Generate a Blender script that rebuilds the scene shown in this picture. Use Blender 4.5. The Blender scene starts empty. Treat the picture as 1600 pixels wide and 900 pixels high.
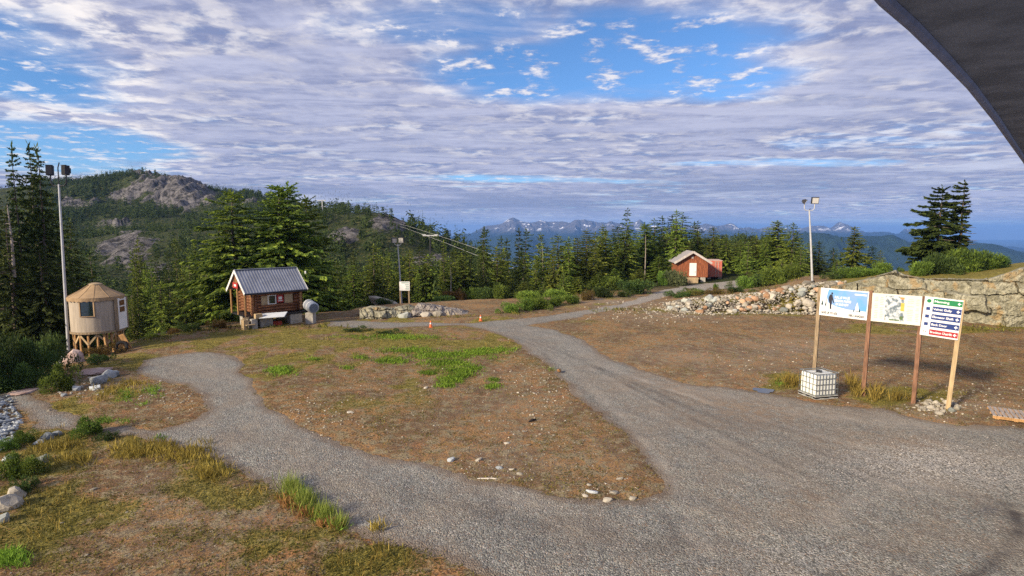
import bpy, bmesh, math, random
import numpy as np
from mathutils import Vector, Matrix
R = math.radians
S = bpy.context.scene
COL = S.collection
rng = np.random.default_rng(7)
random.seed(7)

# ------------------------------------------------------------------ camera
F = 873.0            # focal length in pixels of the 1600 px wide photograph
CAMH = 7.2
PITCH = math.atan(90 / F)
cd = bpy.data.cameras.new('camera'); cam = bpy.data.objects.new('camera', cd); COL.objects.link(cam)
cd.sensor_width = 36.0; cd.lens = 36.0 * F / 1600.0
cd.clip_start = 0.1; cd.clip_end = 200000
cam.location = (0, 0, CAMH); cam.rotation_euler = (math.pi / 2 - PITCH, 0, 0)
S.camera = cam
# ------------------------------------------------------------------ look
S.render.engine = 'CYCLES'
S.view_settings.view_transform = 'Standard'; S.view_settings.look = 'None'
S.view_settings.exposure = 0.56; S.view_settings.gamma = 1.0
S.cycles.max_bounces = 5; S.cycles.diffuse_bounces = 2; S.cycles.glossy_bounces = 2
S.cycles.transmission_bounces = 3; S.cycles.transparent_max_bounces = 6; S.cycles.volume_bounces = 0
S.cycles.use_denoising = False
# ------------------------------------------------------------------ sun
SUN_EL, SUN_AZ = R(24), R(-130)     # azimuth from +Y clockwise: behind the camera, to the left
sd = bpy.data.lights.new('sun', 'SUN'); sun = bpy.data.objects.new('sun', sd); COL.objects.link(sun)
sd.energy = 5.0; sd.angle = R(6.0); sd.color = (1.0, 0.84, 0.62)
sv = Vector((math.sin(SUN_AZ) * math.cos(SUN_EL), math.cos(SUN_AZ) * math.cos(SUN_EL), math.sin(SUN_EL)))
sun.rotation_euler = sv.to_track_quat('Z', 'Y').to_euler(); sun.location = (-20, -20, 30)
# ------------------------------------------------------------------ world: Nishita sky with cloud layers
W = bpy.data.worlds.new('World'); S.world = W; W.use_nodes = True
nt = W.node_tree; N = nt.nodes; L = nt.links; N.clear()
def nd(tree, typ, **kw):
    n = tree.nodes.new(typ)
    for k, v in kw.items(): setattr(n, k, v)
    return n
def mth(tree, op, a, b=None, c=None, clamp=False):
    n = tree.nodes.new('ShaderNodeMath'); n.operation = op; n.use_clamp = clamp
    for i, v in enumerate((a, b, c)):
        if v is None: continue
        if isinstance(v, (int, float)): n.inputs[i].default_value = v
        else: tree.links.new(v, n.inputs[i])
    return n.outputs[0]
def maprange(tree, v, a, b, c=0.0, d=1.0, smooth=True):
    n = tree.nodes.new('ShaderNodeMapRange'); n.interpolation_type = 'SMOOTHSTEP' if smooth else 'LINEAR'
    tree.links.new(v, n.inputs[0])
    for i, x in zip((1, 2, 3, 4), (a, b, c, d)): n.inputs[i].default_value = x
    return n.outputs[0]
def mixc(tree, f, a, b):
    n = tree.nodes.new('ShaderNodeMix'); n.data_type = 'RGBA'
    for s, v in ((n.inputs[0], f), (n.inputs[6], a), (n.inputs[7], b)):
        if isinstance(v, (int, float)): s.default_value = v
        elif isinstance(v, tuple): s.default_value = (*v[:3], 1)
        else: tree.links.new(v, s)
    return n.outputs[2]
def noise(tree, vec, scale, detail=4, rough=0.55, dist=0.0, typ=None):
    n = tree.nodes.new('ShaderNodeTexNoise'); n.inputs['Scale'].default_value = scale
    n.inputs['Detail'].default_value = detail; n.inputs['Roughness'].default_value = rough
    n.inputs['Distortion'].default_value = dist
    if vec is not None: tree.links.new(vec, n.inputs['Vector'])
    return n.outputs[0]

sky = nd(nt, 'ShaderNodeTexSky', sky_type='NISHITA'); sky.sun_disc = False
sky.sun_elevation = SUN_EL; sky.sun_rotation = SUN_AZ; sky.altitude = 1200; sky.air_density = 1.0; sky.dust_density = 0.4; sky.ozone_density = 3.0
tc = nd(nt, 'ShaderNodeTexCoord'); sep = nd(nt, 'ShaderNodeSeparateXYZ'); L.new(tc.outputs['Generated'], sep.inputs[0])
zc = mth(nt, 'MAXIMUM', sep.outputs[2], 0.0)
zz = mth(nt, 'ADD', zc, 0.055)
px_ = mth(nt, 'DIVIDE', sep.outputs[0], zz); py_ = mth(nt, 'DIVIDE', sep.outputs[1], zz)
pv = nd(nt, 'ShaderNodeCombineXYZ'); L.new(px_, pv.inputs[0]); L.new(py_, pv.inputs[1]); P = pv.outputs[0]
# warp the cloud plane a little so that banks are irregular
wn = nd(nt, 'ShaderNodeTexNoise'); wn.inputs['Scale'].default_value = 0.7; wn.inputs['Detail'].default_value = 3; L.new(P, wn.inputs['Vector'])
wadd = nd(nt, 'ShaderNodeVectorMath', operation='MULTIPLY_ADD'); L.new(wn.outputs['Color'], wadd.inputs[0]); wadd.inputs[1].default_value = (0.5, 0.5, 0); L.new(P, wadd.inputs[2])
PW = wadd.outputs[0]
def blob(cx, cy, rx, ry, soft=1.0, rot=0.0):
    # an opening of the cloud deck, placed on the cloud plane
    m = nd(nt, 'ShaderNodeMapping'); m.vector_type = 'TEXTURE'
    m.inputs['Location'].default_value = (cx, cy, 0); m.inputs['Rotation'].default_value = (0, 0, rot); m.inputs['Scale'].default_value = (rx, ry, 1)
    L.new(P, m.inputs['Vector'])
    ln = nd(nt, 'ShaderNodeVectorMath', operation='LENGTH'); L.new(m.outputs[0], ln.inputs[0])
    return maprange(nt, ln.outputs['Value'], 0.25, 1.25, soft, 0.0)
def sky_plane(px, py):
    a = (450 - py) / F
    d = Vector(((px - 800) / F, math.cos(PITCH) + a * math.sin(PITCH), -math.sin(PITCH) + a * math.cos(PITCH))).normalized()
    z = max(d.z, 0) + 0.055
    return d.x / z, d.y / z
holes = None
for (px, py, rx, ry, w, rot) in ((1000, 100, 0.75, 0.75, 1.15, 0), (860, 120, 0.8, 0.65, 1.1, 0), (700, 40, 0.6, 0.32, .8, 0), (1160, 130, 0.42, 0.50, .75, 0), (985, 45, .5, .3, .8, 0),
                         (20, 120, 0.5, 0.8, 1.0, 0), (130, 225, 0.9, 1.0, 1.15, 0), (60, 250, 1.0, 1.4, .8, 0), (540, 40, 0.30, 0.18, .5, 0), (-60, 60, .6, .9, .8, 0), (820, 280, 2.6, 0.35, .5, 0.12), (1250, 255, 1.6, 0.3, .5, -.1),
                         (1500, 352, 4.0, 1.6, .5, 0)):
    cx, cy = sky_plane(px, py)
    b = blob(cx, cy, rx, ry, w, rot)
    holes = b if holes is None else mth(nt, 'MAXIMUM', holes, b)
n_big = noise(nt, PW, 0.75, 6, 0.6, 0.5)
stm = nd(nt, 'ShaderNodeMapping'); stm.inputs['Rotation'].default_value = (0, 0, R(28)); stm.inputs['Scale'].default_value = (0.8, 3.2, 1); L.new(PW, stm.inputs['Vector'])
n_str = noise(nt, stm.outputs[0], 1.1, 7, 0.62, 0.6)
n_mid = noise(nt, PW, 3.6, 7, 0.62, 0.2)
n_puf = noise(nt, P, 4.6, 8, 0.6, 0.25)
n_det = noise(nt, PW, 16.0, 5, 0.6)
# coverage
dens = mth(nt, 'ADD', mth(nt, 'ADD', mth(nt, 'MULTIPLY', n_big, 0.46), mth(nt, 'MULTIPLY', n_mid, 0.15)), mth(nt, 'MULTIPLY', n_str, 0.39))
dens = mth(nt, 'ADD', dens, 0.175)
dens = mth(nt, 'SUBTRACT', dens, mth(nt, 'MULTIPLY', holes, 0.32))
cover = maprange(nt, dens, 0.36, 0.66)
# separate little puffs inside the openings
puff = maprange(nt, mth(nt, 'ADD', mth(nt, 'MULTIPLY', n_puf, 0.75), mth(nt, 'MULTIPLY', n_det, 0.25)), 0.49, 0.64)
puff = mth(nt, 'MULTIPLY', puff, maprange(nt, holes, 0.05, 0.35))
cover2 = mth(nt, 'MAXIMUM', cover, mth(nt, 'MULTIPLY', puff, 0.85))
# brightness of the cloud: thick parts grey lilac, edges and puffs cream
edge = mth(nt, 'MULTIPLY', maprange(nt, dens, 0.42, 0.60), maprange(nt, dens, 0.74, 0.56))
tex = maprange(nt, mth(nt, 'ADD', mth(nt, 'ADD', mth(nt, 'MULTIPLY', n_str, 0.50), mth(nt, 'MULTIPLY', n_big, 0.38)), mth(nt, 'MULTIPLY', n_det, 0.12)), 0.41, 0.61)
grey = mixc(nt, tex, (0.185, 0.210, 0.340), (0.38, 0.395, 0.515))
lit = mth(nt, 'MAXIMUM', mth(nt, 'MULTIPLY', mth(nt, 'MULTIPLY', edge, 0.8), maprange(nt, n_puf, 0.42, 0.62)), mth(nt, 'MULTIPLY', puff, 0.9))
# more light on the cloud towards the sun's side (photo: bright cream clouds low on the far left)
leftm = nd(nt, 'ShaderNodeVectorMath', operation='DOT_PRODUCT'); L.new(tc.outputs['Generated'], leftm.inputs[0]); leftm.inputs[1].default_value = Vector((-0.72, 0.66, 0.14)).normalized()
leftb = maprange(nt, leftm.outputs['Value'], 0.93, 1.0)
lit = mth(nt, 'ADD', lit, mth(nt, 'MULTIPLY', leftb, mth(nt, 'MULTIPLY', maprange(nt, n_puf, 0.4, 0.6), 0.7)), clamp=True)
cloud = mixc(nt, lit, grey, (0.74, 0.69, 0.66))
# low bands: darker slate blue streaks near the horizon
band = maprange(nt, sep.outputs[2], 0.20, 0.03)
bandn = nd(nt, 'ShaderNodeMapping'); bandn.inputs['Scale'].default_value = (1.6, 1.6, 26); L.new(tc.outputs['Generated'], bandn.inputs['Vector'])
bn = maprange(nt, noise(nt, bandn.outputs[0], 1.5, 5, 0.6, 0.4), 0.38, 0.62)
cloud = mixc(nt, mth(nt, 'MULTIPLY', band, mth(nt, 'MULTIPLY', bn, 0.8)), cloud, (0.17, 0.20, 0.315))
bandn2 = nd(nt, 'ShaderNodeMapping'); bandn2.inputs['Scale'].default_value = (2.2, 2.2, 40); bandn2.inputs['Location'].default_value = (3, 5, 1); L.new(tc.outputs['Generated'], bandn2.inputs['Vector'])
bn2 = maprange(nt, noise(nt, bandn2.outputs[0], 1.5, 6, 0.65, 0.6), 0.54, 0.66)
cloud = mixc(nt, mth(nt, 'MULTIPLY', maprange(nt, sep.outputs[2], 0.26, 0.10), mth(nt, 'MULTIPLY', bn2, 0.55)), cloud, (0.52, 0.54, 0.62))
sks = nd(nt, 'ShaderNodeVectorMath', operation='SCALE'); L.new(sky.outputs[0], sks.inputs[0]); sks.inputs[3].default_value = 0.10
skt = nd(nt, 'ShaderNodeVectorMath', operation='MULTIPLY'); L.new(sks.outputs[0], skt.inputs[0]); skt.inputs[1].default_value = (0.66, 0.90, 1.12)
final = mixc(nt, cover2, skt.outputs[0], cloud)
# air at the very horizon
hz = maprange(nt, sep.outputs[2], 0.045, -0.01)
final = mixc(nt, mth(nt, 'MULTIPLY', hz, 0.55), final, (0.42, 0.49, 0.68))
bg = nd(nt, 'ShaderNodeBackground'); L.new(final, bg.inputs[0]); bg.inputs[1].default_value = 1.0
wo = nd(nt, 'ShaderNodeOutputWorld'); L.new(bg.outputs[0], wo.inputs[0])

# ------------------------------------------------------------------ measuring helpers
def ray(px, py):
    a = (450 - py) / F
    return Vector(((px - 800) / F, math.cos(PITCH) + a * math.sin(PITCH), -math.sin(PITCH) + a * math.cos(PITCH)))
def at(px, py, Y):                       # world point seen at (px,py) at forward distance Y
    d = ray(px, py); return Vector((0, 0, CAMH)) + d * (Y / d.y)
def on_z(px, py, z=0.0):
    d = ray(px, py); return Vector((0, 0, CAMH)) + d * ((z - CAMH) / d.z)
def row_z(row, Y):
    d = ray(800, row); return CAMH + Y * d.z / d.y
def project(X, Y, Z):
    dz = Z - CAMH; c, s = math.cos(PITCH), math.sin(PITCH)
    dep = Y * c - dz * s; up = Y * s + dz * c
    dep = np.maximum(dep, 0.1)
    return 800 + F * X / dep, 450 - F * up / dep
# ------------------------------------------------------------------ noise in numpy
def vnoise(x, y, seed=0):
    xi = np.floor(x).astype(np.int64); yi = np.floor(y).astype(np.int64)
    fx = x - xi; fy = y - yi; fx = fx * fx * (3 - 2 * fx); fy = fy * fy * (3 - 2 * fy)
    def h(a, b):
        n = (a * 374761393 + b * 668265263 + seed * 1442695041) & 0x7fffffff
        n = ((n ^ (n >> 13)) * 1274126177) & 0x7fffffff
        return ((n ^ (n >> 16)) & 0xffff) / 65535.0
    return (h(xi, yi) * (1 - fx) + h(xi + 1, yi) * fx) * (1 - fy) + (h(xi, yi + 1) * (1 - fx) + h(xi + 1, yi + 1) * fx) * fy
def fbm(x, y, oct=4, seed=0, gain=0.5):
    v = 0; a = 1; t = 0
    for o in range(oct):
        v = v + a * (vnoise(x * 2 ** o + 17.3 * o, y * 2 ** o - 9.1 * o, seed + o) - 0.5); t += a; a *= gain
    return v / t * 2
def ridged(x, y, oct=4, seed=0):
    v = 0; a = 1; t = 0
    for o in range(oct):
        v = v + a * (1 - np.abs(2 * vnoise(x * 2 ** o + 5.3 * o, y * 2 ** o + 3.7 * o, seed + o) - 1)); t += a; a *= 0.5
    return v / t
def sstep(a, b, x):
    t = np.clip((x - a) / (b - a), 0, 1); return t * t * (3 - 2 * t)

# ------------------------------------------------------------------ object helpers
def link(name, me, parent=None, mat=None):
    o = bpy.data.objects.new(name, me); COL.objects.link(o)
    if parent is not None: o.parent = parent
    if mat is not None:
        for m in (mat if isinstance(mat, (list, tuple)) else [mat]): me.materials.append(m)
    return o
def tag(o, label=None, cat=None, group=None, kind=None):
    if label: o['label'] = label
    if cat: o['category'] = cat
    if group: o['group'] = group
    if kind: o['kind'] = kind
    return o
def empty(name, loc, rz=0.0, label=None, cat=None, group=None):
    o = bpy.data.objects.new(name, None); COL.objects.link(o); o.location = loc; o.rotation_euler = (0, 0, rz); o.empty_display_size = 0.3
    return tag(o, label, cat, group)
def copy_tree(o, parent=None):
    c = o.copy(); COL.objects.link(c)
    if parent is not None: c.parent = parent
    for ch in [k for k in o.children]: copy_tree(ch, c)
    return c
def np_mesh(name, verts, faces, smooth=False, mats=None):
    """verts (n,3), faces (m,k) all with the same corner count"""
    verts = np.asarray(verts, dtype=np.float32); faces = np.asarray(faces, dtype=np.int32)
    me = bpy.data.meshes.new(name); m, k = faces.shape
    me.vertices.add(len(verts)); me.vertices.foreach_set('co', verts.ravel())
    me.loops.add(m * k); me.loops.foreach_set('vertex_index', faces.ravel())
    me.polygons.add(m); me.polygons.foreach_set('loop_start', np.arange(m, dtype=np.int32) * k)
    if mats is not None: me.polygons.foreach_set('material_index', np.asarray(mats, dtype=np.int32))
    me.polygons.foreach_set('use_smooth', np.full(m, bool(smooth)))
    me.update(calc_edges=True); return me
def attr(me, name, vals):
    a = me.attributes.new(name, 'FLOAT', 'POINT'); a.data.foreach_set('value', np.asarray(vals, dtype=np.float32).ravel())
class MB:
    def __init__(s): s.bm = bmesh.new()
    def hexa(s, p):      # p: 8 corners, bottom 4 then top 4, both counter-clockwise
        v = [s.bm.verts.new(q) for q in p]
        for f in ((3, 2, 1, 0), (4, 5, 6, 7), (0, 1, 5, 4), (1, 2, 6, 5), (2, 3, 7, 6), (3, 0, 4, 7)): s.bm.faces.new([v[i] for i in f])
        return s
    def box(s, c, d, rz=0.0):
        x, y, z = (k / 2 for k in d); m = Matrix.Rotation(rz, 3, 'Z'); c = Vector(c)
        s.hexa([c + m @ Vector(q) for q in ((-x, -y, -z), (x, -y, -z), (x, y, -z), (-x, y, -z), (-x, -y, z), (x, -y, z), (x, y, z), (-x, y, z))]); return s
    def beam(s, a, b, w, h=None, up=Vector((0, 0, 1))):
        a, b = Vector(a), Vector(b); h = h or w; t = (b - a).normalized()
        if abs(t.dot(up)) > 0.95: up = Vector((0, 1, 0))
        sx = t.cross(up).normalized() * (w / 2); sy = sx.cross(t).normalized() * (h / 2)
        s.hexa([a - sx - sy, a + sx - sy, a + sx + sy, a - sx + sy, b - sx - sy, b + sx - sy, b + sx + sy, b - sx + sy]); return s
    def tube(s, pts, r, n=10, caps=True):
        pts = [Vector(p) for p in pts]; rr = r if isinstance(r, (list, tuple)) else [r] * len(pts); rings = []; prev = None
        for i, p in enumerate(pts):
            t = (pts[min(i + 1, len(pts) - 1)] - pts[max(i - 1, 0)]).normalized()
            if prev is None:
                u = Vector((0, 0, 1)) if abs(t.z) < 0.9 else Vector((1, 0, 0)); sx = t.cross(u).normalized()
            else: sx = (prev - t * prev.dot(t)).normalized()
            prev = sx; sy = t.cross(sx)
            rings.append([s.bm.verts.new(p + (sx * math.cos(2 * math.pi * k / n) + sy * math.sin(2 * math.pi * k / n)) * rr[i]) for k in range(n)])
        for a, b in zip(rings, rings[1:]):
            for k in range(n): s.bm.faces.new((a[k], a[(k + 1) % n], b[(k + 1) % n], b[k]))
        if caps: s.bm.faces.new(rings[0][::-1]); s.bm.faces.new(rings[-1])
        return s
    def poly(s, pts): s.bm.faces.new([s.bm.verts.new(p) for p in pts]); return s
    def prism(s, pts, ext):
        ext = Vector(ext); a = [s.bm.verts.new(p) for p in pts]; b = [s.bm.verts.new(Vector(p) + ext) for p in pts]; n = len(pts)
        s.bm.faces.new(a[::-1]); s.bm.faces.new(b)
        for i in range(n): s.bm.faces.new((a[i], a[(i + 1) % n], b[(i + 1) % n], b[i]))
        return s
    def build(s, name, mat, parent=None, bevel=0.0, smooth=False):
        bmesh.ops.recalc_face_normals(s.bm, faces=s.bm.faces)
        if bevel: bmesh.ops.bevel(s.bm, geom=s.bm.edges[:], offset=bevel, segments=1, affect='EDGES', profile=0.5)
        me = bpy.data.meshes.new(name); s.bm.to_mesh(me); s.bm.free()
        if smooth: me.polygons.foreach_set('use_smooth', [True] * len(me.polygons))
        return link(name, me, parent, mat)

# ------------------------------------------------------------------ materials
def mat(name, col, rough=0.8, metal=0.0, var=0.12, scale=6.0, bump=0.0, bscale=40.0, col2=None, spec=0.3, stretch=(1, 1, 1), coord='Object', thr=(0.35, 0.65)):
    m = bpy.data.materials.new(name); m.use_nodes = True; t = m.node_tree; b = t.nodes['Principled BSDF']
    b.inputs['Roughness'].default_value = rough; b.inputs['Metallic'].default_value = metal; b.inputs['Specular IOR Level'].default_value = spec
    c = t.nodes.new('ShaderNodeTexCoord'); mp = t.nodes.new('ShaderNodeMapping'); mp.inputs['Scale'].default_value = stretch
    t.links.new(c.outputs[coord], mp.inputs['Vector'])
    f = maprange(t, noise(t, mp.outputs[0], scale, 5, 0.6), *thr)
    c2 = col2 or tuple(max(0, x * (1 - 2 * var)) for x in col)
    t.links.new(mixc(t, f, c2, col), b.inputs['Base Color'])
    if bump:
        bp = t.nodes.new('ShaderNodeBump'); bp.inputs['Strength'].default_value = bump; bp.inputs['Distance'].default_value = 0.02
        t.links.new(noise(t, mp.outputs[0], bscale, 4, 0.6), bp.inputs['Height']); t.links.new(bp.outputs[0], b.inputs['Normal'])
    return m
# ------------------------------------------------------------------ terrain heights
# for some picture columns: a profile of (forward distance, height); 'r' marks a height read as a picture row
def prof(*p): return [(y, (row_z(v[1], y) if isinstance(v, tuple) else v)) for y, v in p]
r_ = lambda row: ('r', row)
PROF = {
 -500: prof((5, 0), (26, 0), (34, -2), (60, -8), (150, -14), (260, r_(380)), (330, r_(392)), (480, r_(300)), (900, -60), (4000, -400), (25000, -420)),
 0: prof((5, 0), (27, 0), (34, -1.6), (50, -6), (90, -13), (150, -14), (260, r_(378)), (330, r_(386)), (470, r_(296)), (560, r_(300)), (900, -60), (4000, -400), (25000, -420)),
 100: prof((5, 0), (30, 0), (38, -1.4), (52, -6), (90, -14), (160, r_(450)), (260, r_(378)), (330, r_(380)), (410, r_(330)), (470, r_(288)), (560, r_(292)), (900, -60), (4000, -400), (25000, -420)),
 165: prof((5, 0), (33, 0), (40, -1.2), (54, -6), (90, -14), (160, r_(450)), (255, r_(370)), (330, r_(378)), (410, r_(330)), (470, r_(282)), (560, r_(292)), (900, -60), (4000, -400), (25000, -420)),
 230: prof((5, 0), (36, 0), (44, -1), (58, -6), (90, -13), (160, r_(450)), (255, r_(364)), (320, r_(374)), (400, r_(332)), (432, r_(314)), (458, r_(278)), (480, r_(266)), (600, r_(290)), (900, -60), (4000, -400), (25000, -420)),
 260: prof((5, 0), (38, 0), (46, -1), (60, -6), (90, -13), (160, r_(450)), (255, r_(362)), (320, r_(372)), (405, r_(332)), (430, r_(318)), (446, r_(286)), (470, r_(276)), (600, r_(290)), (900, -60), (4000, -400), (25000, -420)),
 300: prof((5, 0), (40, 0), (48, -1), (60, -6), (90, -13), (160, r_(450)), (255, r_(360)), (320, r_(370)), (405, r_(332)), (430, r_(318)), (446, r_(290)), (470, r_(275)), (600, r_(290)), (900, -60), (4000, -400), (25000, -420)),
 322: prof((5, 0), (41, 0), (49, -1), (60, -6), (90, -13), (160, r_(450)), (255, r_(360)), (320, r_(368)), (405, r_(332)), (435, r_(314)), (455, r_(292)), (475, r_(284)), (600, r_(295)), (900, -60), (4000, -400), (25000, -420)),
 345: prof((5, 0), (42, 0), (50, -1), (62, -6), (90, -13), (160, r_(450)), (255, r_(358)), (320, r_(366)), (405, r_(330)), (470, r_(305)), (600, r_(308)), (900, -60), (4000, -400), (25000, -420)),
 430: prof((5, 0), (48, 0), (54, -2), (65, -6), (95, -13), (160, r_(445)), (245, r_(350)), (320, r_(355)), (470, r_(310)), (600, r_(315)), (900, -60), (4000, -400), (25000, -420)),
 490: prof((5, 0), (50, 0), (56, -3), (65, -6), (95, -13), (150, r_(440)), (225, r_(330)), (300, r_(336)), (470, r_(330)), (600, r_(340)), (900, -60), (4000, -400), (25000, -420)),
 560: prof((5, 0), (54, 0), (60, -3), (75, -7), (95, -12), (145, r_(435)), (215, r_(332)), (250, r_(330)), (330, r_(350)), (900, -60), (4000, -400), (25000, -420)),
 610: prof((5, 0), (56, 0), (62, -3), (78, -7), (100, -12), (145, r_(432)), (205, r_(336)), (235, r_(334)), (330, r_(355)), (900, -60), (4000, -400), (25000, -420)),
 680: prof((5, 0), (58, 0), (64, -2), (80, -7), (105, -12), (150, r_(430)), (215, r_(372)), (240, r_(368)), (330, r_(400)), (900, -80), (4000, -400), (25000, -420)),
 750: prof((5, 0), (60, 0), (66, -2), (84, -8), (110, -13), (160, r_(430)), (225, r_(398)), (260, r_(395)), (340, r_(440)), (900, -120), (4000, -400), (25000, -420)),
 830: prof((5, 0), (62, 0), (68, -2), (88, -8), (120, -14), (170, -20), (240, -28), (500, -80), (900, -150), (4000, -400), (25000, -420)),
 920: prof((5, 0), (70, 0), (76, -1), (92, -4), (120, -10), (200, -22), (500, -80), (900, -150), (4000, -400), (25000, -420)),
 1050: prof((5, 0), (88, 0), (98, -1.5), (120, -6), (160, r_(402)), (215, r_(386)), (260, r_(392)), (500, -60), (900, -150), (4000, -400), (25000, -420)),
 1100: prof((5, 0), (50.5, 0), (53, .5), (58, .5), (66, 0), (90, 0), (105, -2), (130, -6), (160, r_(398)), (215, r_(380)), (260, r_(385)), (500, -60), (900, -150), (4000, -400), (25000, -420)),
 1200: prof((5, 0), (50, 0), (52, .9), (60, 1.2), (70, .5), (90, .5), (110, -3), (135, -6), (170, r_(392)), (215, r_(378)), (260, r_(384)), (500, -60), (900, -150), (4000, -400), (25000, -420)),
 1250: prof((5, 0), (49.5, 0), (52, 2.1), (60, 2.4), (75, 1), (90, -1), (110, -5), (135, -9), (200, r_(395)), (260, r_(400)), (500, -80), (900, -150), (4000, -400), (25000, -420)),
 1330: prof((5, 0), (49, 0), (51.5, 2.4), (60, 2.6), (70, 1), (90, -4), (120, -12), (200, -30), (500, -120), (900, -200), (4000, -400), (25000, -420)),
 1395: prof((5, 0), (47, 0), (49.5, 2.9), (58, 3.1), (66, 1), (90, -6), (120, -14), (200, -32), (500, -120), (900, -200), (4000, -400), (25000, -420)),
 1500: prof((5, 0), (44.5, 0), (47, 3.1), (58, 3.2), (66, 1), (90, -6), (120, -14), (200, -32), (500, -120), (900, -200), (4000, -400), (25000, -420)),
 1600: prof((5, 0), (42.5, 0), (45, 3.9), (60, 4.0), (66, 2), (90, -6), (120, -14), (200, -32), (500, -120), (900, -200), (4000, -400), (25000, -420)),
 2100: prof((5, 0), (41, 0), (44, 4.2), (60, 4.0), (66, 2), (90, -6), (120, -14), (200, -32), (500, -120), (900, -200), (4000, -400), (25000, -420)),
}
NU = 680
UU = np.linspace(-1.5, 1.5, NU)
def geo(a, b, q):
    n = int(math.ceil(math.log(b / a) / math.log(q))); return a * (b / a) ** (np.arange(n) / n)
YY = np.concatenate([geo(5.5, 64, 1.0046), geo(64, 620, 1.0062), geo(620, 25000, 1.04), [25000.0]])
NYY = len(YY)
cols = sorted(PROF); lY = np.log(YY)
tab = np.array([np.interp(lY, np.log([p[0] for p in PROF[c]]), [p[1] for p in PROF[c]]) for c in cols])     # per column
pxu = 800 + F * UU * math.cos(PITCH)
TZ = np.empty((NYY, NU))
for i in range(NYY): TZ[i] = np.interp(pxu, cols, tab[:, i])
def blur(a, k, axis):
    if k < 1: return a
    ker = np.exp(-0.5 * (np.arange(-3 * k, 3 * k + 1) / k) ** 2); ker /= ker.sum()
    pad = [(0, 0), (0, 0)]; pad[axis] = (3 * k, 3 * k); b = np.pad(a, pad, mode='edge')
    return np.apply_along_axis(lambda v: np.convolve(v, ker, 'valid'), axis, b)
i0 = np.searchsorted(YY, 64)
near = blur(blur(TZ, 3, 1), 4, 0); far = blur(blur(TZ, 5, 1), 4, 0)
wfar = sstep(55, 80, YY)[:, None]
TZ = near * (1 - wfar) + far * wfar
XG = UU[None, :] * YY[:, None]; YG = np.repeat(YY[:, None], NU, 1)
amp = np.interp(YY, [5, 40, 60, 100, 200, 500, 2000, 9000, 45000], [0, 0, 0.1, 0.9, 2.2, 4, 40, 60, 0])[:, None]
TZ = TZ + amp * fbm(XG / 22 * np.where(YG > 800, 0.05, 1), YG / 22 * np.where(YG > 800, 0.05, 1), 5, 3)
nearw = (1 - sstep(50, 75, YG))
TZ += nearw * (0.10 * fbm(XG / 6, YG / 6, 3, 11) + 0.045 * fbm(XG / 0.9, YG / 0.9, 4, 21) + 0.018 * fbm(XG / .22, YG / .22, 2, 25))
def bilin(T, x, y):
    x = np.asarray(x, float); y = np.maximum(np.asarray(y, float), YY[0] + 1e-3)
    fi = np.interp(np.log(y), lY, np.arange(NYY)); i = np.clip(fi.astype(int), 0, NYY - 2); fi = fi - i
    u = np.clip(x / y, -1.499, 1.499); fj = (u + 1.5) / 3.0 * (NU - 1); j = np.clip(fj.astype(int), 0, NU - 2); fj = fj - j
    return (T[i, j] * (1 - fj) + T[i, j + 1] * fj) * (1 - fi) + (T[i + 1, j] * (1 - fj) + T[i + 1, j + 1] * fj) * fi
def gz(x, y): return float(bilin(TZ, x, y))

# ------------------------------------------------------------------ gravel areas, traced and laid on the ground plane
def P0(pts): return np.array([tuple(on_z(x, y, 0.0)[:2]) for x, y in pts])
G_MAIN = P0([(205, 578), (225, 562), (270, 553), (330, 549), (365, 556), (385, 570), (378, 582), (395, 600), (420, 635), (470, 668), (540, 692), (620, 712), (700, 735), (780, 752), (860, 770), (940, 782), (1000, 778), (1032, 765), (1035, 750), (1010, 715), (985, 690), (950, 655), (915, 630), (885, 600), (855, 570), (820, 545), (790, 528), (750, 512), (720, 507), (660, 508), (600, 512), (540, 512), (505, 507), (520, 501), (560, 500), (600, 502), (700, 503),
  (740, 503), (830, 496), (900, 486), (960, 475), (1010, 462), (1035, 451), (1075, 446), (1075, 453), (1010, 470), (950, 485), (880, 499), (825, 508), (870, 515), (910, 530), (935, 550), (1000, 575), (1080, 600), (1160, 607), (1230, 618), (1290, 632), (1380, 637), (1440, 655), (1500, 665), (1560, 664), (1620, 668), (1900, 690), (2300, 1100), (760, 1100), (770, 905), (700, 885), (640, 860), (580, 840), (545, 825), (500, 800), (440, 768), (380, 742), (320, 712), (250, 690), (170, 674), (165, 667), (250, 668), (300, 655), (318, 640), (310, 615), (285, 600), (240, 592)])
G_LEFT = P0([(-120, 600), (-20, 606), (20, 608), (70, 625), (125, 650), (118, 668), (60, 668), (40, 655), (28, 640), (0, 625), (-120, 618)])
G_HUT = P0([(1060, 446), (1100, 441), (1200, 439), (1215, 446), (1150, 451), (1100, 453)])
def sdist(poly, x, y):      # signed distance, positive inside
    a = poly; b = np.roll(poly, -1, 0); d2 = np.full(x.shape, 1e18); ins = np.zeros(x.shape, bool)
    for (ax, ay), (bx, by) in zip(a, b):
        ex, ey = bx - ax, by - ay; t = np.clip(((x - ax) * ex + (y - ay) * ey) / (ex * ex + ey * ey + 1e-12), 0, 1)
        d2 = np.minimum(d2, (x - ax - t * ex) ** 2 + (y - ay - t * ey) ** 2)
        c = ((ay > y) != (by > y)); ins ^= c & (x < (bx - ax) * (y - ay) / (by - ay + 1e-12) + ax)
    return np.where(ins, 1, -1) * np.sqrt(d2)
NR = int(np.searchsorted(YY, 100))
xs, ys = XG[:NR], YG[:NR]
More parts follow.
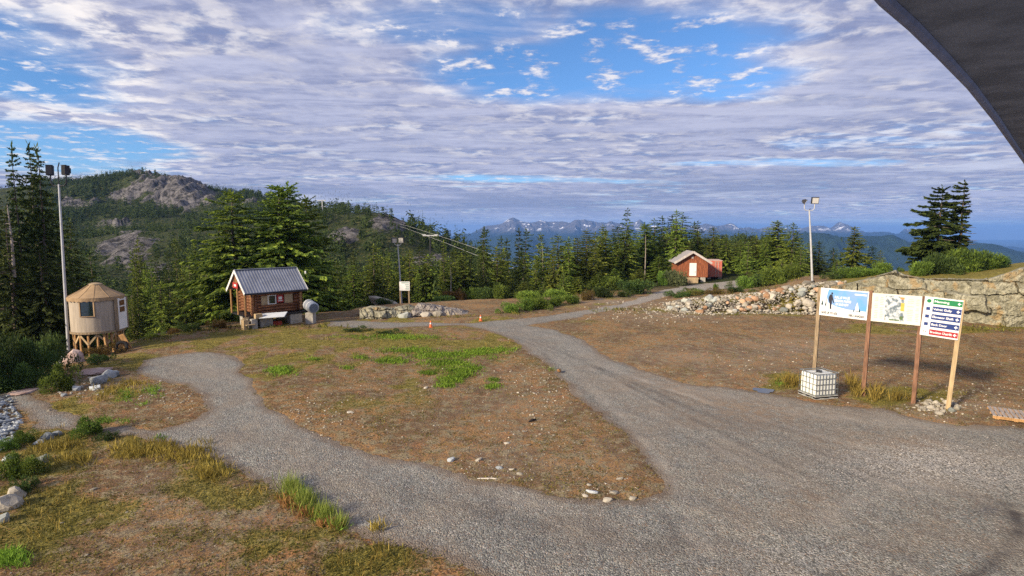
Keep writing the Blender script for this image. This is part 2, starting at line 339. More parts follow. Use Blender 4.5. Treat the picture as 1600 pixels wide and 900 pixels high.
def gravel_sd(x, y):
    sd = np.maximum(np.maximum(sdist(G_MAIN, x, y), sdist(G_LEFT, x, y)), sdist(G_HUT, x, y))
    k = np.interp(y, [10, 40, 90], [1, 1.4, 2.5])
    return sd + 0.28 * k * fbm(x / 1.3, y / 1.3, 4, 31) + 0.10 * fbm(x / .25, y / .25, 2, 37)
SD = gravel_sd(xs, ys)
TZ[:NR] -= 0.05 * sstep(-0.5, 0.3, SD) * (SD > -0.6)       # gravel lies a little lower than the soil beside it
# soft vegetation weight on the near ground (grass, moss and weeds grow here)
def spots(x, y, lst):
    v = np.zeros(np.shape(x))
    for (px, py, rx, ry, w) in lst:
        c = on_z(px, py); e = on_z(px + rx, py); f = on_z(px, py - ry)
        a = abs(e.x - c.x) + 1e-6; b = abs(f.y - c.y) + 1e-6; sh = (f.x - c.x) / b
        dx = (x - c.x) - sh * (y - c.y)
        v = np.maximum(v, w * np.exp(-(dx / a) ** 2 - ((y - c.y) / b) ** 2))
    return v
VEG = [(480, 530, 180, 24, .9), (640, 530, 140, 16, .75), (330, 530, 120, 16, .7), (700, 500, 130, 4, .8), (900, 470, 70, 6, .4), (520, 585, 130, 26, .45), (230, 700, 70, 14, 1), (300, 715, 60, 16, .9), (190, 605, 50, 16, .8), (130, 700, 60, 20, .8), (100, 800, 140, 60, .20), (350, 800, 110, 60, .22), (560, 870, 60, 24, .6), (150, 870, 140, 50, .2), (430, 850, 100, 50, .24), (1200, 484, 140, 6, .7), (1480, 510, 150, 8, .8), (1240, 600, 40, 14, .8), (1400, 618, 60, 10, .75), (200, 560, 80, 10, .6), (100, 630, 40, 16, .7), (40, 700, 60, 30, .7), (1130, 475, 60, 5, .5), (760, 780, 60, 8, .5)]
def vegw(x, y):
    v = spots(x, y, VEG); n = fbm(x / 2.2, y / 2.2, 4, 41)
    n5 = fbm(x / .7, y / .7, 3, 43)
    return np.clip(v ** .7 * (.85 + 1.5 * n + .9 * n5) + 0.26 * sstep(-.2, .4, n + .5 * n5), 0, 1)
vg = vegw(xs, ys)
STONY = [(320, 800, 130, 60, .5), (1100, 560, 160, 30, .35), (1250, 545, 120, 20, .5), (960, 470, 70, 8, .8), (1040, 490, 80, 10, .6), (820, 720, 180, 40, .3), (760, 640, 160, 60, .2), (180, 600, 40, 12, .5), (1500, 640, 80, 20, .6)]
st = np.clip(spots(xs, ys, STONY) * (1 + fbm(xs / 1.5, ys / 1.5, 3, 47)), 0, 1)
PXG, PYG = project(XG, YG, TZ)
# bare rock on the hills
ROCKS = [(225, 268, 26, 7, 1), (270, 300, 62, 27, 1.25), (195, 305, 26, 16, .8), (300, 285, 30, 14, 1.2), (120, 318, 34, 10, .8), (200, 392, 46, 27, 1.15), (170, 352, 40, 6, .6), (243, 432, 10, 18, 1.1), (300, 330, 28, 6, .7), (605, 348, 30, 15, 1.2), (620, 335, 30, 6, .8), (560, 322, 30, 5, .6), (535, 368, 26, 16, .8), (690, 410, 26, 10, .9), (660, 405, 20, 10, .8), (740, 385, 20, 14, .9), (800, 418, 26, 8, .9), (850, 428, 20, 8, .6), (1100, 372, 60, 4, .5), (750, 452, 60, 4, .5), (430, 316, 60, 5, .5), (255, 400, 20, 30, .5)]
rk = np.zeros(TZ.shape)
for (px, py, rx, ry, w) in ROCKS: rk = np.maximum(rk, w * np.exp(-(((PXG - px) / rx) ** 2 + ((PYG - py) / ry) ** 2) ** 1.5) * (YG > 70))
rk = np.clip(rk + 0.95 * fbm(XG / 10, YG / 14, 5, 51, .65) * (rk > 0.10) , 0, 1.2)
rmod = .6 * ridged(XG / 9, YG / 30, 5, 57) + .4 * ridged(XG / 3.5, YG / 12, 3, 58)
TZ += np.where(YG > 120, sstep(.3, .9, rk) * (rmod - .55) * np.where(YG > 350, 17.0, 6.0), 0)
PUD = {}
for (px, py, rx, ry) in [(1193, 609, 17, 4.5)]:
    c = on_z(px, py); w_ = np.clip(1.6 * spots(XG, YG, [(px, py, rx * 1.5, ry * 1.5, 1)]), 0, 1) * (YG < 60); zc_ = float(bilin(TZ, c.x, c.y)) - .07
    TZ = TZ * (1 - w_) + zc_ * w_; PUD[(px, py)] = zc_ + .035
# ------------------------------------------------------------------ ground sheet
I, J = np.meshgrid(np.arange(NYY - 1), np.arange(NU - 1), indexing='ij')
quads = np.stack([I * NU + J, I * NU + J + 1, (I + 1) * NU + J + 1, (I + 1) * NU + J], -1).reshape(-1, 4)
gv = np.stack([XG, YG, TZ], -1).reshape(-1, 3)
gm = np_mesh('ground', gv, quads, smooth=True)
full = lambda a: np.concatenate([a, np.zeros((NYY - NR, NU))]).ravel()
SHELF = sstep(1285, 1300, PXG) * (YG < 80) * (TZ > 1.0)
attr(gm, 'veg', np.maximum(full(vg).reshape(NYY, NU), SHELF * .9).ravel()); attr(gm, 'stony', full(st)); attr(gm, 'rock', rk.ravel())
attr(gm, 'far', (sstep(62, 78, YG) * (1 - SHELF)).ravel())

def at_node(t, name):
    n = t.nodes.new('ShaderNodeAttribute'); n.attribute_name = name; return n.outputs['Fac']
def geom_pos(t): return t.nodes.new('ShaderNodeNewGeometry').outputs['Position']
def ground_material():
    m = bpy.data.materials.new('soil_and_slopes'); m.use_nodes = True; t = m.node_tree; b = t.nodes['Principled BSDF']
    b.inputs['Roughness'].default_value = 0.95; b.inputs['Specular IOR Level'].default_value = 0.15
    p = geom_pos(t)
    n1 = noise(t, p, 0.35, 5, 0.6, 0.3); n2 = noise(t, p, 2.4, 6, 0.65); n3 = noise(t, p, 14, 5, 0.7); n4 = noise(t, p, 30, 3, 0.7)
    soil = mixc(t, maprange(t, n1, .42, .58), (0.155, 0.088, 0.041), (0.31, 0.170, 0.064))
    soil = mixc(t, maprange(t, n2, .46, .60), soil, (0.25, 0.205, 0.12))
    soil = mixc(t, mth(t, 'MULTIPLY', maprange(t, n4, .52, .62), .55), soil, (0.40, 0.32, 0.22))
    soil = mixc(t, mth(t, 'MULTIPLY', maprange(t, noise(t, p, 1.1, 5, .7, .5), .56, .66), .7), soil, (0.36, 0.17, 0.075))
    soil = mixc(t, mth(t, 'MULTIPLY', maprange(t, n3, .48, .58), .85), soil, (0.070, 0.044, 0.030))
    vor = t.nodes.new('ShaderNodeTexVoronoi'); vor.inputs['Scale'].default_value = 9.0; t.links.new(p, vor.inputs['Vector'])
    speck = maprange(t, vor.outputs['Distance'], 0.24, 0.12)
    sepc = t.nodes.new('ShaderNodeSeparateColor'); t.links.new(vor.outputs['Color'], sepc.inputs[0])
    stoneon = mth(t, 'GREATER_THAN', sepc.outputs[0], mth(t, 'SUBTRACT', 0.70, mth(t, 'MULTIPLY', at_node(t, 'stony'), 0.55)))
    stc = mixc(t, sepc.outputs[1], (0.20, 0.17, 0.15), (0.48, 0.44, 0.40))
    soil = mixc(t, mth(t, 'MULTIPLY', speck, stoneon), soil, stc)
    soil = mixc(t, mth(t, 'MULTIPLY', at_node(t, 'stony'), maprange(t, n3, .40, .6)), soil, (0.30, 0.26, 0.215))
    vegc = mixc(t, maprange(t, n2, .38, .62), (0.17, 0.155, 0.026), (0.30, 0.25, 0.045))
    vegc = mixc(t, maprange(t, n3, .45, .6), vegc, (0.07, 0.078, 0.018))
    vm = maprange(t, mth(t, 'ADD', at_node(t, 'veg'), mth(t, 'MULTIPLY', mth(t, 'SUBTRACT', n3, 0.5), 1.6)), 0.30, 0.62)
    soil = mixc(t, mth(t, 'MULTIPLY', vm, .80), soil, vegc)
    # slopes and hills: heath, scrub, bare granite
    h1 = noise(t, p, 0.10, 6, 0.65); h2 = noise(t, p, 0.9, 5, 0.65)
    heath = mixc(t, maprange(t, h1, .4, .6), (0.018, 0.030, 0.009), (0.042, 0.058, 0.017))
    heath = mixc(t, maprange(t, h2, .5, .68), heath, (0.12, 0.11, 0.045))
    mp = t.nodes.new('ShaderNodeMapping'); mp.inputs['Scale'].default_value = (0.30, 0.30, 0.10); t.links.new(p, mp.inputs['Vector'])
    g1 = noise(t, mp.outputs[0], 1.0, 7, 0.7, .6); g2 = noise(t, p, 0.6, 6, 0.7)
    rock = mixc(t, maprange(t, g1, .38, .60), (0.035, 0.034, 0.036), (0.20, 0.19, 0.192))
    rock = mixc(t, mth(t, 'MULTIPLY', maprange(t, g2, .55, .7), .8), rock, (0.05, 0.065, 0.03))
    rm = maprange(t, mth(t, 'ADD', at_node(t, 'rock'), mth(t, 'MULTIPLY', mth(t, 'SUBTRACT', g2, .5), .9)), .40, .58)
    hill = mixc(t, rm, heath, rock)
    # beyond the first kilometre: valley forest
    col = mixc(t, at_node(t, 'far'), soil, hill)
    t.links.new(col, b.inputs['Base Color'])
    bp = t.nodes.new('ShaderNodeBump'); bp.inputs['Strength'].default_value = 0.9; bp.inputs['Distance'].default_value = 0.05
    hh = mth(t, 'ADD', mth(t, 'ADD', n3, mth(t, 'MULTIPLY', n4, .4)), mth(t, 'MULTIPLY', mth(t, 'MULTIPLY', speck, stoneon), .5))
    t.links.new(hh, bp.inputs['Height'])
    bp2 = t.nodes.new('ShaderNodeBump'); bp2.inputs['Distance'].default_value = 2.5
    t.links.new(mth(t, 'MULTIPLY', at_node(t, 'far'), 1.0), bp2.inputs['Strength']); t.links.new(g1, bp2.inputs['Height']); t.links.new(bp.outputs[0], bp2.inputs['Normal'])
    t.links.new(bp2.outputs[0], b.inputs['Normal'])
    return m
M_GROUND = ground_material()
ground = link('ground', gm, None, M_GROUND); tag(ground, kind='structure')

# ------------------------------------------------------------------ gravel road sheet (shares the ground's grid, a few cm of cross fall at its edges)
def tone_lines(x, y):
    v = np.zeros(x.shape)
    def line(pts, w, a):
        nonlocal v
        q = P0(pts); d2 = np.full(x.shape, 1e18)
        for (ax, ay), (bx, by) in zip(q, q[1:]):
            ex, ey = bx - ax, by - ay; t = np.clip(((x - ax) * ex + (y - ay) * ey) / (ex * ex + ey * ey + 1e-12), 0, 1)
            d2 = np.minimum(d2, (x - ax - t * ex) ** 2 + (y - ay - t * ey) ** 2)
        wv = w * (1 + .5 * fbm(x / 1.7, y / 1.7, 2, 75)); v = v + a * np.exp(-d2 / (wv * wv)) * np.clip(0.65 + 1.1 * fbm(x / .8, y / .8, 4, 71) + .9 * fbm(x / 4, y / 4, 2, 73), 0, 1.4)
    # wheel ring scuffed into the yard
    line([(1588, 800), (1592, 825), (1582, 850), (1560, 872), (1530, 893), (1500, 910)], .17, -.85)
    line([(1540, 772), (1570, 785), (1588, 800)], .2, -.6)
    line([(1300, 900), (1380, 925), (1450, 925), (1510, 905)], .25, -.7)
    line([(1290, 815), (1330, 785), (1400, 768), (1470, 762), (1540, 772)], .35, .35)
    line([(1385, 762), (1420, 745), (1465, 752)], .35, .4)
    for k in range(9):
        o = k * 22 + 14 * math.sin(k * 2.3)
        line([(800, 522 + k * 1), (900 + o * .3, 560 + k * 2), (1000 + o, 625 + k * 3), (1100 + o * 1.7, 690 + k * 2), (1230 + o * 1.9, 760)], .2, (-.55 if k % 2 else .45) * (1 - .4 * (k % 3 == 0)))
    line([(820, 515), (880, 530), (930, 560), (990, 590), (1100, 612), (1240, 632), (1400, 655), (1600, 680)], .5, .25)
    line([(870, 560), (930, 610), (985, 665), (1030, 720), (1060, 780), (1100, 860)], .35, .35)
    line([(850, 552), (905, 600), (960, 655), (1005, 710), (1035, 770), (1060, 860)], .2, -.4)
    line([(600, 760), (750, 800), (900, 830), (1000, 850)], .5, -.3)
    line([(1250, 645), (1350, 655), (1440, 668)], .4, .55)
    line([(300, 560), (370, 600), (420, 660), (520, 700), (650, 730), (850, 790)], .6, .18)
    return v
sel = SD > -0.35
qsel = sel[:-1, :-1] | sel[1:, :-1] | sel[:-1, 1:] | sel[1:, 1:]
qi = quads.reshape(NYY - 1, NU - 1, 4)[:NR - 1][qsel]
used = np.unique(qi); remap = -np.ones(NYY * NU, int); remap[used] = np.arange(len(used))
sdf = SD.ravel()[used]; gx, gy = gv[used, 0], gv[used, 1]
offz = np.clip(sdf * 0.16, -0.05, 0.022)
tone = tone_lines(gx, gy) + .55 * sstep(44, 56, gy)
rv = gv[used].copy(); rv[:, 2] += offz - 0.02 * np.clip(-tone, 0, 1) * 0.5
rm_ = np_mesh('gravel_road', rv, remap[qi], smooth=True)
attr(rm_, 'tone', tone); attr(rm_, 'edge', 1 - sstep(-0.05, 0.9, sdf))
STONE2 = np.clip(spots(gx, gy, [(1450, 720, 130, 26, 1), (1560, 740, 80, 20, .8), (1250, 880, 90, 40, .4)]), 0, 1)
attr(rm_, 'coarse', STONE2)
# worn earth showing through on the upper right of the yard
attr(rm_, 'earth', np.clip(spots(gx, gy, [(1150, 640, 160, 22, .75), (1350, 690, 120, 18, .6), (1050, 600, 100, 16, .6), (1260, 780, 50, 20, .35)]) * (1 + fbm(gx / 2, gy / 2, 3, 77)), 0, 1))
attr(rm_, 'wet', np.clip(spots(gx, gy, [(1545, 795, 26, 9, 1.0), (800, 850, 120, 30, .28), (1180, 660, 130, 14, .3)]), 0, 1))
def gravel_material():
    m = bpy.data.materials.new('crushed_gravel'); m.use_nodes = True; t = m.node_tree; b = t.nodes['Principled BSDF']
    b.inputs['Specular IOR Level'].default_value = 0.25
    p = geom_pos(t)
    vor = t.nodes.new('ShaderNodeTexVoronoi'); vor.inputs['Scale'].default_value = 27.0; t.links.new(p, vor.inputs['Vector'])
    sc = t.nodes.new('ShaderNodeSeparateColor'); t.links.new(vor.outputs['Color'], sc.inputs[0])
    n1 = noise(t, p, 0.45, 5, 0.6, .4); n2 = noise(t, p, 3.0, 5, 0.65); n3 = noise(t, p, 30, 3, 0.7)
    c = mixc(t, sc.outputs[0], (0.066, 0.065, 0.060), (0.325, 0.325, 0.295))
    c = mixc(t, mth(t, 'MULTIPLY', mth(t, 'GREATER_THAN', sc.outputs[1], .93), .8), c, (0.50, 0.47, 0.44))
    c = mixc(t, mth(t, 'MULTIPLY', mth(t, 'GREATER_THAN', sc.outputs[2], .9), .6), c, (0.27, 0.16, 0.10))
    c = mixc(t, mth(t, 'MULTIPLY', maprange(t, n3, .40, .62), .45), c, (0.215, 0.216, 0.195))
    c = mixc(t, mth(t, 'MULTIPLY', maprange(t, n1, .40, .64), .35), c, (0.24, 0.185, 0.135))
    c = mixc(t, mth(t, 'MULTIPLY', maprange(t, n2, .50, .68), .35), c, (0.14, 0.125, 0.12))
    c = mixc(t, mth(t, 'MULTIPLY', at_node(t, 'earth'), maprange(t, n2, .35, .6)), c, (0.26, 0.18, 0.115))
    c = mixc(t, mth(t, 'MULTIPLY', at_node(t, 'coarse'), mth(t, 'GREATER_THAN', sc.outputs[0], .55)), c, (0.44, 0.42, 0.39))
    e = maprange(t, mth(t, 'ADD', at_node(t, 'edge'), mth(t, 'MULTIPLY', mth(t, 'SUBTRACT', noise(t, p, 9, 5, .7), .5), 1.4)), .45, .95)
    c = mixc(t, mth(t, 'MULTIPLY', e, .75), c, (0.17, 0.125, 0.09))
    tn = at_node(t, 'tone')
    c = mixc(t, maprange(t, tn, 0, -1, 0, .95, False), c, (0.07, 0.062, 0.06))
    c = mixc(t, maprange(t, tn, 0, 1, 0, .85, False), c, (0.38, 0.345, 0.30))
    wet = at_node(t, 'wet')
    c = mixc(t, mth(t, 'MULTIPLY', wet, .5), c, (0.07, 0.065, 0.068))
    t.links.new(c, b.inputs['Base Color'])
    t.links.new(maprange(t, wet, .45, 1.0, .92, .3), b.inputs['Roughness'])
    bp = t.nodes.new('ShaderNodeBump'); bp.inputs['Strength'].default_value = 0.8; bp.inputs['Distance'].default_value = 0.03
    t.links.new(mth(t, 'ADD', mth(t, 'MULTIPLY', vor.outputs['Distance'], -1.2), mth(t, 'MULTIPLY', n2, 1.2)), bp.inputs['Height']); t.links.new(bp.outputs[0], b.inputs['Normal'])
    return m
road = link('gravel_road', rm_, None, gravel_material()); tag(road, kind='structure')

# ------------------------------------------------------------------ far mountains
def mountain(name, Y0, pts, depth, base, seed, jag, mat_, x0=-.95, x1=1.1, nu=520, nv=46):
    u = np.linspace(x0, x1, nu); px = 800 + F * u * math.cos(PITCH)
    pts = sorted(pts); ru = np.interp(px, [p[0] for p in pts], [p[1] for p in pts])
    top = CAMH + Y0 * np.array([ray(800, r).z / ray(800, r).y for r in ru])
    v = np.linspace(-1, 1, nv); U, V = np.meshgrid(u, v); Y = Y0 + V * depth; X = U * Y0 * (1 + V * depth / Y0 * 0.5)
    env = np.clip(1 - np.abs(V) ** 0.9, 0, 1)
    n = ridged(X / (depth * .30), Y / (depth * .45), 5, seed); n2 = fbm(X / (depth * .06), Y / (depth * .08), 3, seed + 9)
    mod = (n - .62) * 1.3 * (np.abs(V) > 0.02) * np.minimum(np.abs(V) * 4, 1)
    hgt = top[None, :] - base
    Z = base + hgt * np.clip(env + mod * env * 0.9, 0, 1.03) + jag * n2 * (0.35 + np.minimum(np.abs(V) * 5, 1)) * env
    Z = np.minimum(Z, top[None, :] + jag * .6 * (1 - np.abs(V)))
    II, JJ = np.meshgrid(np.arange(nv - 1), np.arange(nu - 1), indexing='ij')
    q = np.stack([II * nu + JJ, II * nu + JJ + 1, (II + 1) * nu + JJ + 1, (II + 1) * nu + JJ], -1).reshape(-1, 4)
    o = link(name, np_mesh(name, np.stack([X, Y, Z], -1).reshape(-1, 3), q, smooth=False), None, mat_); tag(o, kind='structure'); return o
def mt_material(name, lowc, rockc, zl, zh, snow):
    m = bpy.data.materials.new(name); m.use_nodes = True; t = m.node_tree; b = t.nodes['Principled BSDF']; b.inputs['Roughness'].default_value = 1; b.inputs['Specular IOR Level'].default_value = 0
    p = geom_pos(t); s = t.nodes.new('ShaderNodeSeparateXYZ'); t.links.new(p, s.inputs[0])
    n = noise(t, p, 0.0035, 7, .7); n2 = noise(t, p, 0.02, 5, .7)
    h = mth(t, 'ADD', s.outputs[2], mth(t, 'MULTIPLY', mth(t, 'SUBTRACT', n, .5), (zh - zl) * 1.6))
    c = mixc(t, maprange(t, h, zl, zh), lowc, rockc)
    c = mixc(t, mth(t, 'MULTIPLY', maprange(t, n2, .45, .6), .5), c, tuple(k * .45 for k in lowc))
    if snow:
        c = mixc(t, mth(t, 'MULTIPLY', maprange(t, noise(t, p, 0.006, 6, .65), .57, .62), maprange(t, s.outputs[2], zl * .3, zh)), c, (.80, .82, .88))
    t.links.new(c, b.inputs['Base Color']); return m
M_FAR = mt_material('far_range_rock', (.015, .024, .022), (.13, .12, .125), -60, 60, True)
M_MID = mt_material('forested_range', (.020, .036, .020), (.07, .085, .055), 0, 120, False)
SK1 = [(-900, 350), (700, 372), (735, 366), (760, 353), (775, 353), (785, 350), (793, 344), (802, 341), (812, 346), (830, 348), (845, 344), (870, 346), (880, 346), (890, 348), (902, 343), (910, 344), (920, 346), (932, 349), (945, 350), (953, 347), (960, 349), (975, 351), (985, 349), (992, 345), (997, 342), (1002, 346), (1010, 352), (1030, 353), (1060, 355), (1090, 353), (1100, 350), (1115, 354), (1125, 352), (1135, 349), (1142, 351), (1150, 356), (1180, 359), (1200, 353), (1207, 352), (1214, 357), (1240, 360), (1262, 353), (1280, 352), (1292, 356), (1299, 352), (1305, 347), (1312, 352), (1322, 356), (1332, 361), (1350, 364), (1373, 363), (1400, 368), (1416, 359), (1424, 357), (1430, 360), (1438, 359), (1450, 364), (1470, 370), (1520, 380), (1600, 388), (1900, 390)]
SK1 = [(x, (y - 1.5 if x < 1480 else y)) for x, y in SK1]
SK2 = [(-900, 365), (690, 384), (740, 374), (790, 366), (830, 367), (860, 372), (900, 366), (940, 367), (990, 374), (1040, 368), (1100, 372), (1150, 369), (1240, 374), (1300, 372), (1400, 380), (1500, 386), (1600, 392), (1900, 396)]
SK3 = [(-900, 430), (1100, 400), (1180, 385), (1230, 376), (1262, 361), (1290, 365), (1320, 368), (1345, 367), (1370, 366), (1386, 364), (1400, 369), (1415, 376), (1426, 378), (1438, 371), (1446, 373), (1465, 377), (1500, 379), (1530, 377), (1545, 378), (1560, 383), (1580, 388), (1600, 394), (1700, 402), (1900, 410)]
mountain('mountain_range', 9000, SK1, 1900, -380, 5, 26, M_FAR, nu=900)
mountain('foothills', 6300, SK2, 1500, -380, 15, 14, M_MID, nu=600)
mountain('forested_ridge', 3600, SK3, 1300, -390, 25, 8, M_MID, x0=.2, x1=1.25, nu=500)
# ------------------------------------------------------------------ haze: the air between here and the ranges
hb = MB(); hb.box((0, 12000, -160), (80000, 30000, 800))
hm = bpy.data.materials.new('haze'); hm.use_nodes = True; ht = hm.node_tree; ht.nodes.clear()
ho = ht.nodes.new('ShaderNodeOutputMaterial'); hv = ht.nodes.new('ShaderNodeVolumePrincipled')
hv.inputs['Color'].default_value = (0.19, 0.42, 0.98, 1); hv.inputs['Density'].default_value = 8.0e-5; hv.inputs['Anisotropy'].default_value = 0.0
ht.links.new(hv.outputs[0], ho.inputs['Volume'])
haze = hb.build('haze', hm); tag(haze, kind='stuff'); haze.location.z = 0
# ------------------------------------------------------------------ vegetation
def leaf_mat(name, dark, light, hue_obj=.5, rough=.75):
    m = bpy.data.materials.new(name); m.use_nodes = True; t = m.node_tree; b = t.nodes['Principled BSDF']
    b.inputs['Roughness'].default_value = rough; b.inputs['Specular IOR Level'].default_value = .25
    g = t.nodes.new('ShaderNodeNewGeometry'); oi = t.nodes.new('ShaderNodeObjectInfo')
    isl = g.outputs['Random Per Island']
    c = mixc(t, maprange(t, isl, 0.1, 0.95), dark, light)
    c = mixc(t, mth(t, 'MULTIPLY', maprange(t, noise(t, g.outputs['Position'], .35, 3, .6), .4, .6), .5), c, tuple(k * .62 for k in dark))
    h = t.nodes.new('ShaderNodeHueSaturation'); t.links.new(c, h.inputs['Color'])
    t.links.new(maprange(t, oi.outputs['Random'], 0, 1, .5 - .035 * hue_obj, .5 + .03 * hue_obj, False), h.inputs['Hue'])
    t.links.new(maprange(t, oi.outputs['Random'], 0, 1, .75, 1.25, False), h.inputs['Value'])
    t.links.new(h.outputs[0], b.inputs['Base Color'])
    tl = t.nodes.new('ShaderNodeBsdfTranslucent'); t.links.new(h.outputs[0], tl.inputs[0]); ms = t.nodes.new('ShaderNodeMixShader'); ms.inputs[0].default_value = .35
    t.links.new(b.outputs[0], ms.inputs[1]); t.links.new(tl.outputs[0], ms.inputs[2]); t.links.new(ms.outputs[0], t.nodes['Material Output'].inputs['Surface'])
    return m
M_FIR = leaf_mat('conifer_needles', (0.062, 0.105, 0.018), (0.32, 0.39, 0.055))
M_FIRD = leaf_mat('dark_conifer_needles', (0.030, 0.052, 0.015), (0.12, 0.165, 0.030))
M_FIRY = leaf_mat('young_conifer_needles', (0.095, 0.150, 0.026), (0.28, 0.36, 0.055))
M_BUSH = leaf_mat('shrub_leaves', (0.075, 0.135, 0.022), (0.23, 0.33, 0.05))
M_BUSHD = leaf_mat('dark_shrub_leaves', (0.035, 0.068, 0.02), (0.12, 0.18, 0.04))
M_RUST = leaf_mat('autumn_heather', (0.09, 0.06, 0.022), (0.22, 0.15, 0.04))
M_FAR_TREES = leaf_mat('distant_conifers', (0.022, 0.040, 0.014), (0.115, 0.145, 0.034))
M_BARK = mat('bark', (0.17, 0.135, 0.11), .95, var=.3, scale=3, bump=.4, stretch=(3, 3, .5))
M_DEAD = mat('dead_wood', (0.36, 0.31, 0.26), .95, var=.2, scale=3, bump=.3, stretch=(3, 3, .5))

def kites(base, d, length, width, up, roll):
    """arrays -> kite quads"""
    d = d / np.linalg.norm(d, axis=1, keepdims=True)
    s = np.cross(d, up); s /= np.linalg.norm(s, axis=1, keepdims=True) + 1e-9
    n = np.cross(s, d); s2 = s * np.cos(roll)[:, None] + n * np.sin(roll)[:, None]
    mid = base + d * (length * .45)[:, None]; tip = base + d * length[:, None]
    w = s2 * (width * .5)[:, None]
    v = np.stack([base, mid + w, tip, mid - w], 1).reshape(-1, 3)
    f = np.arange(len(v)).reshape(-1, 4); return v, f
def crown(seed, H, Rm, base, levels, per, nsp, lean=0, power=.85, droop=.25, size=1.0, gap=.12, top_thin=.9, irr=.25):
    g = np.random.default_rng(seed); B = []; D = []; Ln = []; Wd = []; Ro = []
    azr = 1 + irr * np.sin(np.arange(0, 12) * .5236 + g.uniform(0, 6)) + irr * .5 * g.normal(size=12)
    for i in range(levels):
        f = (i + g.uniform(-.3, .3)) / levels; f = min(max(f, 0), .995)
        h = base + (H - base) * f
        rad = Rm * (1 - f) ** power * min(1, .55 + 2.2 * f) + .022 * H
        if g.random() < gap: rad *= .6
        n = max(3, int(round(per * (1 - .25 * f))))
        a0 = g.uniform(0, 6.28)
        for k in range(n):
            az = a0 + 6.2832 * k / n + g.normal(0, .25)
            L_ = rad * azr[int(az / .5236) % 12] * g.uniform(.55, 1.2)
            if L_ < .08: continue
            el0 = np.interp(f, [0, .5, .85, 1], [-.30, -.12, .15, .6]) + g.normal(0, .14)
            m = max(5, int(nsp * (.35 + .65 * L_ / Rm)))
            t = np.sort(g.uniform(.12, 1.0, m)); side = np.where(np.arange(m) % 2 == 0, 1, -1)
            hor = np.array([math.cos(az), math.sin(az)]); lat = np.array([-hor[1], hor[0]])
            zz = h + L_ * (math.tan(el0) * t - droop * t ** 2 + .16 * t ** 5)
            pb = np.stack([hor[0] * L_ * t, hor[1] * L_ * t, zz], 1)
            ang = side * g.uniform(.35, 1.15, m) * (1 - .35 * t)
            dd = np.stack([hor[0] * np.cos(ang) + lat[0] * np.sin(ang), hor[1] * np.cos(ang) + lat[1] * np.sin(ang), math.tan(el0) - 2 * droop * t + g.normal(-.30, .30, m)], 1)
            ln = (L_ * .30 * (1 - .35 * t) + .012 * H + .06) * g.uniform(.7, 1.25, m) * size
            B.append(pb); D.append(dd); Ln.append(ln); Wd.append(ln * g.uniform(.30, .55, m)); Ro.append(g.normal(0, 1.0, m))
    # leader
    m = 8; t = np.linspace(.93, 1.0, m); B.append(np.stack([0 * t, 0 * t, H * t], 1)); a = g.uniform(0, 6.28, m)
    D.append(np.stack([np.cos(a) * .5, np.sin(a) * .5, np.full(m, .9)], 1)); Ln.append(np.full(m, .035 * H)); Wd.append(np.full(m, .012 * H)); Ro.append(np.zeros(m))
    B, D, Ln, Wd, Ro = map(np.concatenate, (B, D, Ln, Wd, Ro))
    return kites(B, D, Ln, Wd, np.array([0, 0, 1.0]), Ro)
def trunk_mesh(name, H, r, seed, base=0, limbs=0, bare=0):
    g = random.Random(seed); mb = MB(); n = 7
    pts = [(g.uniform(-.05, .05) * (i > 0) * r * 6, g.uniform(-.05, .05) * (i > 0) * r * 6, -1.5 + (H * .97 + 1.5) * i / n) for i in range(n + 1)]
    mb.tube(pts, [r * (1 - .93 * (i / n)) * (1.15 if i == 0 else 1) for i in range(n + 1)], 7)
    for k in range(limbs):
        h = g.uniform(base, H * .85); a = g.uniform(0, 6.28); l = (1 - h / H) * bare + .3
        mb.tube([(0, 0, h), (math.cos(a) * l * .6, math.sin(a) * l * .6, h - .1 * l), (math.cos(a) * l, math.sin(a) * l, h - .12 * l)], [r * .22, r * .14, r * .05], 4)
    bmesh.ops.recalc_face_normals(mb.bm, faces=mb.bm.faces); me = bpy.data.meshes.new(name); mb.bm.to_mesh(me); mb.bm.free(); return me
PROTO = {}
def proto(key, H, r, base, mt, **kw):
    v, f = crown(H=H, base=base, **kw); cm = np_mesh('crown', v, f); cm.materials.append(mt)
    tm = trunk_mesh('trunk', H, r, kw['seed'], base, 14, kw['Rm'] * .7); tm.materials.append(M_BARK)
    PROTO[key] = (H, kw['Rm'], cm, tm)
for i in range(3):
    proto(f'big{i}', 12, .26, .8, M_FIR, seed=40 + i, Rm=3.0, levels=36, per=9, nsp=84, droop=.20, size=.50, power=.62, irr=.22)
for i in range(2):
    proto(f'dark{i}', 14, .28, 1.0, M_FIRD, seed=60 + i, Rm=3.0, levels=44, per=8, nsp=52, droop=.30, size=.48, power=.9, irr=.2)
for i in range(2):
    proto(f'ragged{i}', 8.5, .20, 2.0, M_FIR, seed=80 + i * 7, Rm=1.9, levels=20, per=6.5, nsp=80, droop=.12, size=.50, power=.48, gap=.4, irr=.5)
for i in range(2):
    proto(f'hem{i}', 8.5, .20, 1.2, M_FIRD, seed=[91, 97][i], Rm=1.9, levels=22, per=8, nsp=170, droop=.10, size=.62, power=.66, gap=.30, irr=.5)
for i in range(5):
    proto(f'mid{i}', 10, .18, .5, M_FIR, seed=100 + i, Rm=1.9, levels=34, per=8, nsp=44, droop=.25, size=.55, power=.70, irr=.2)
for i in range(3):
    proto(f'midd{i}', 10, .18, .5, M_FIRD, seed=120 + i, Rm=1.6, levels=34, per=8, nsp=40, droop=.3, size=.55, power=.72, irr=.2)
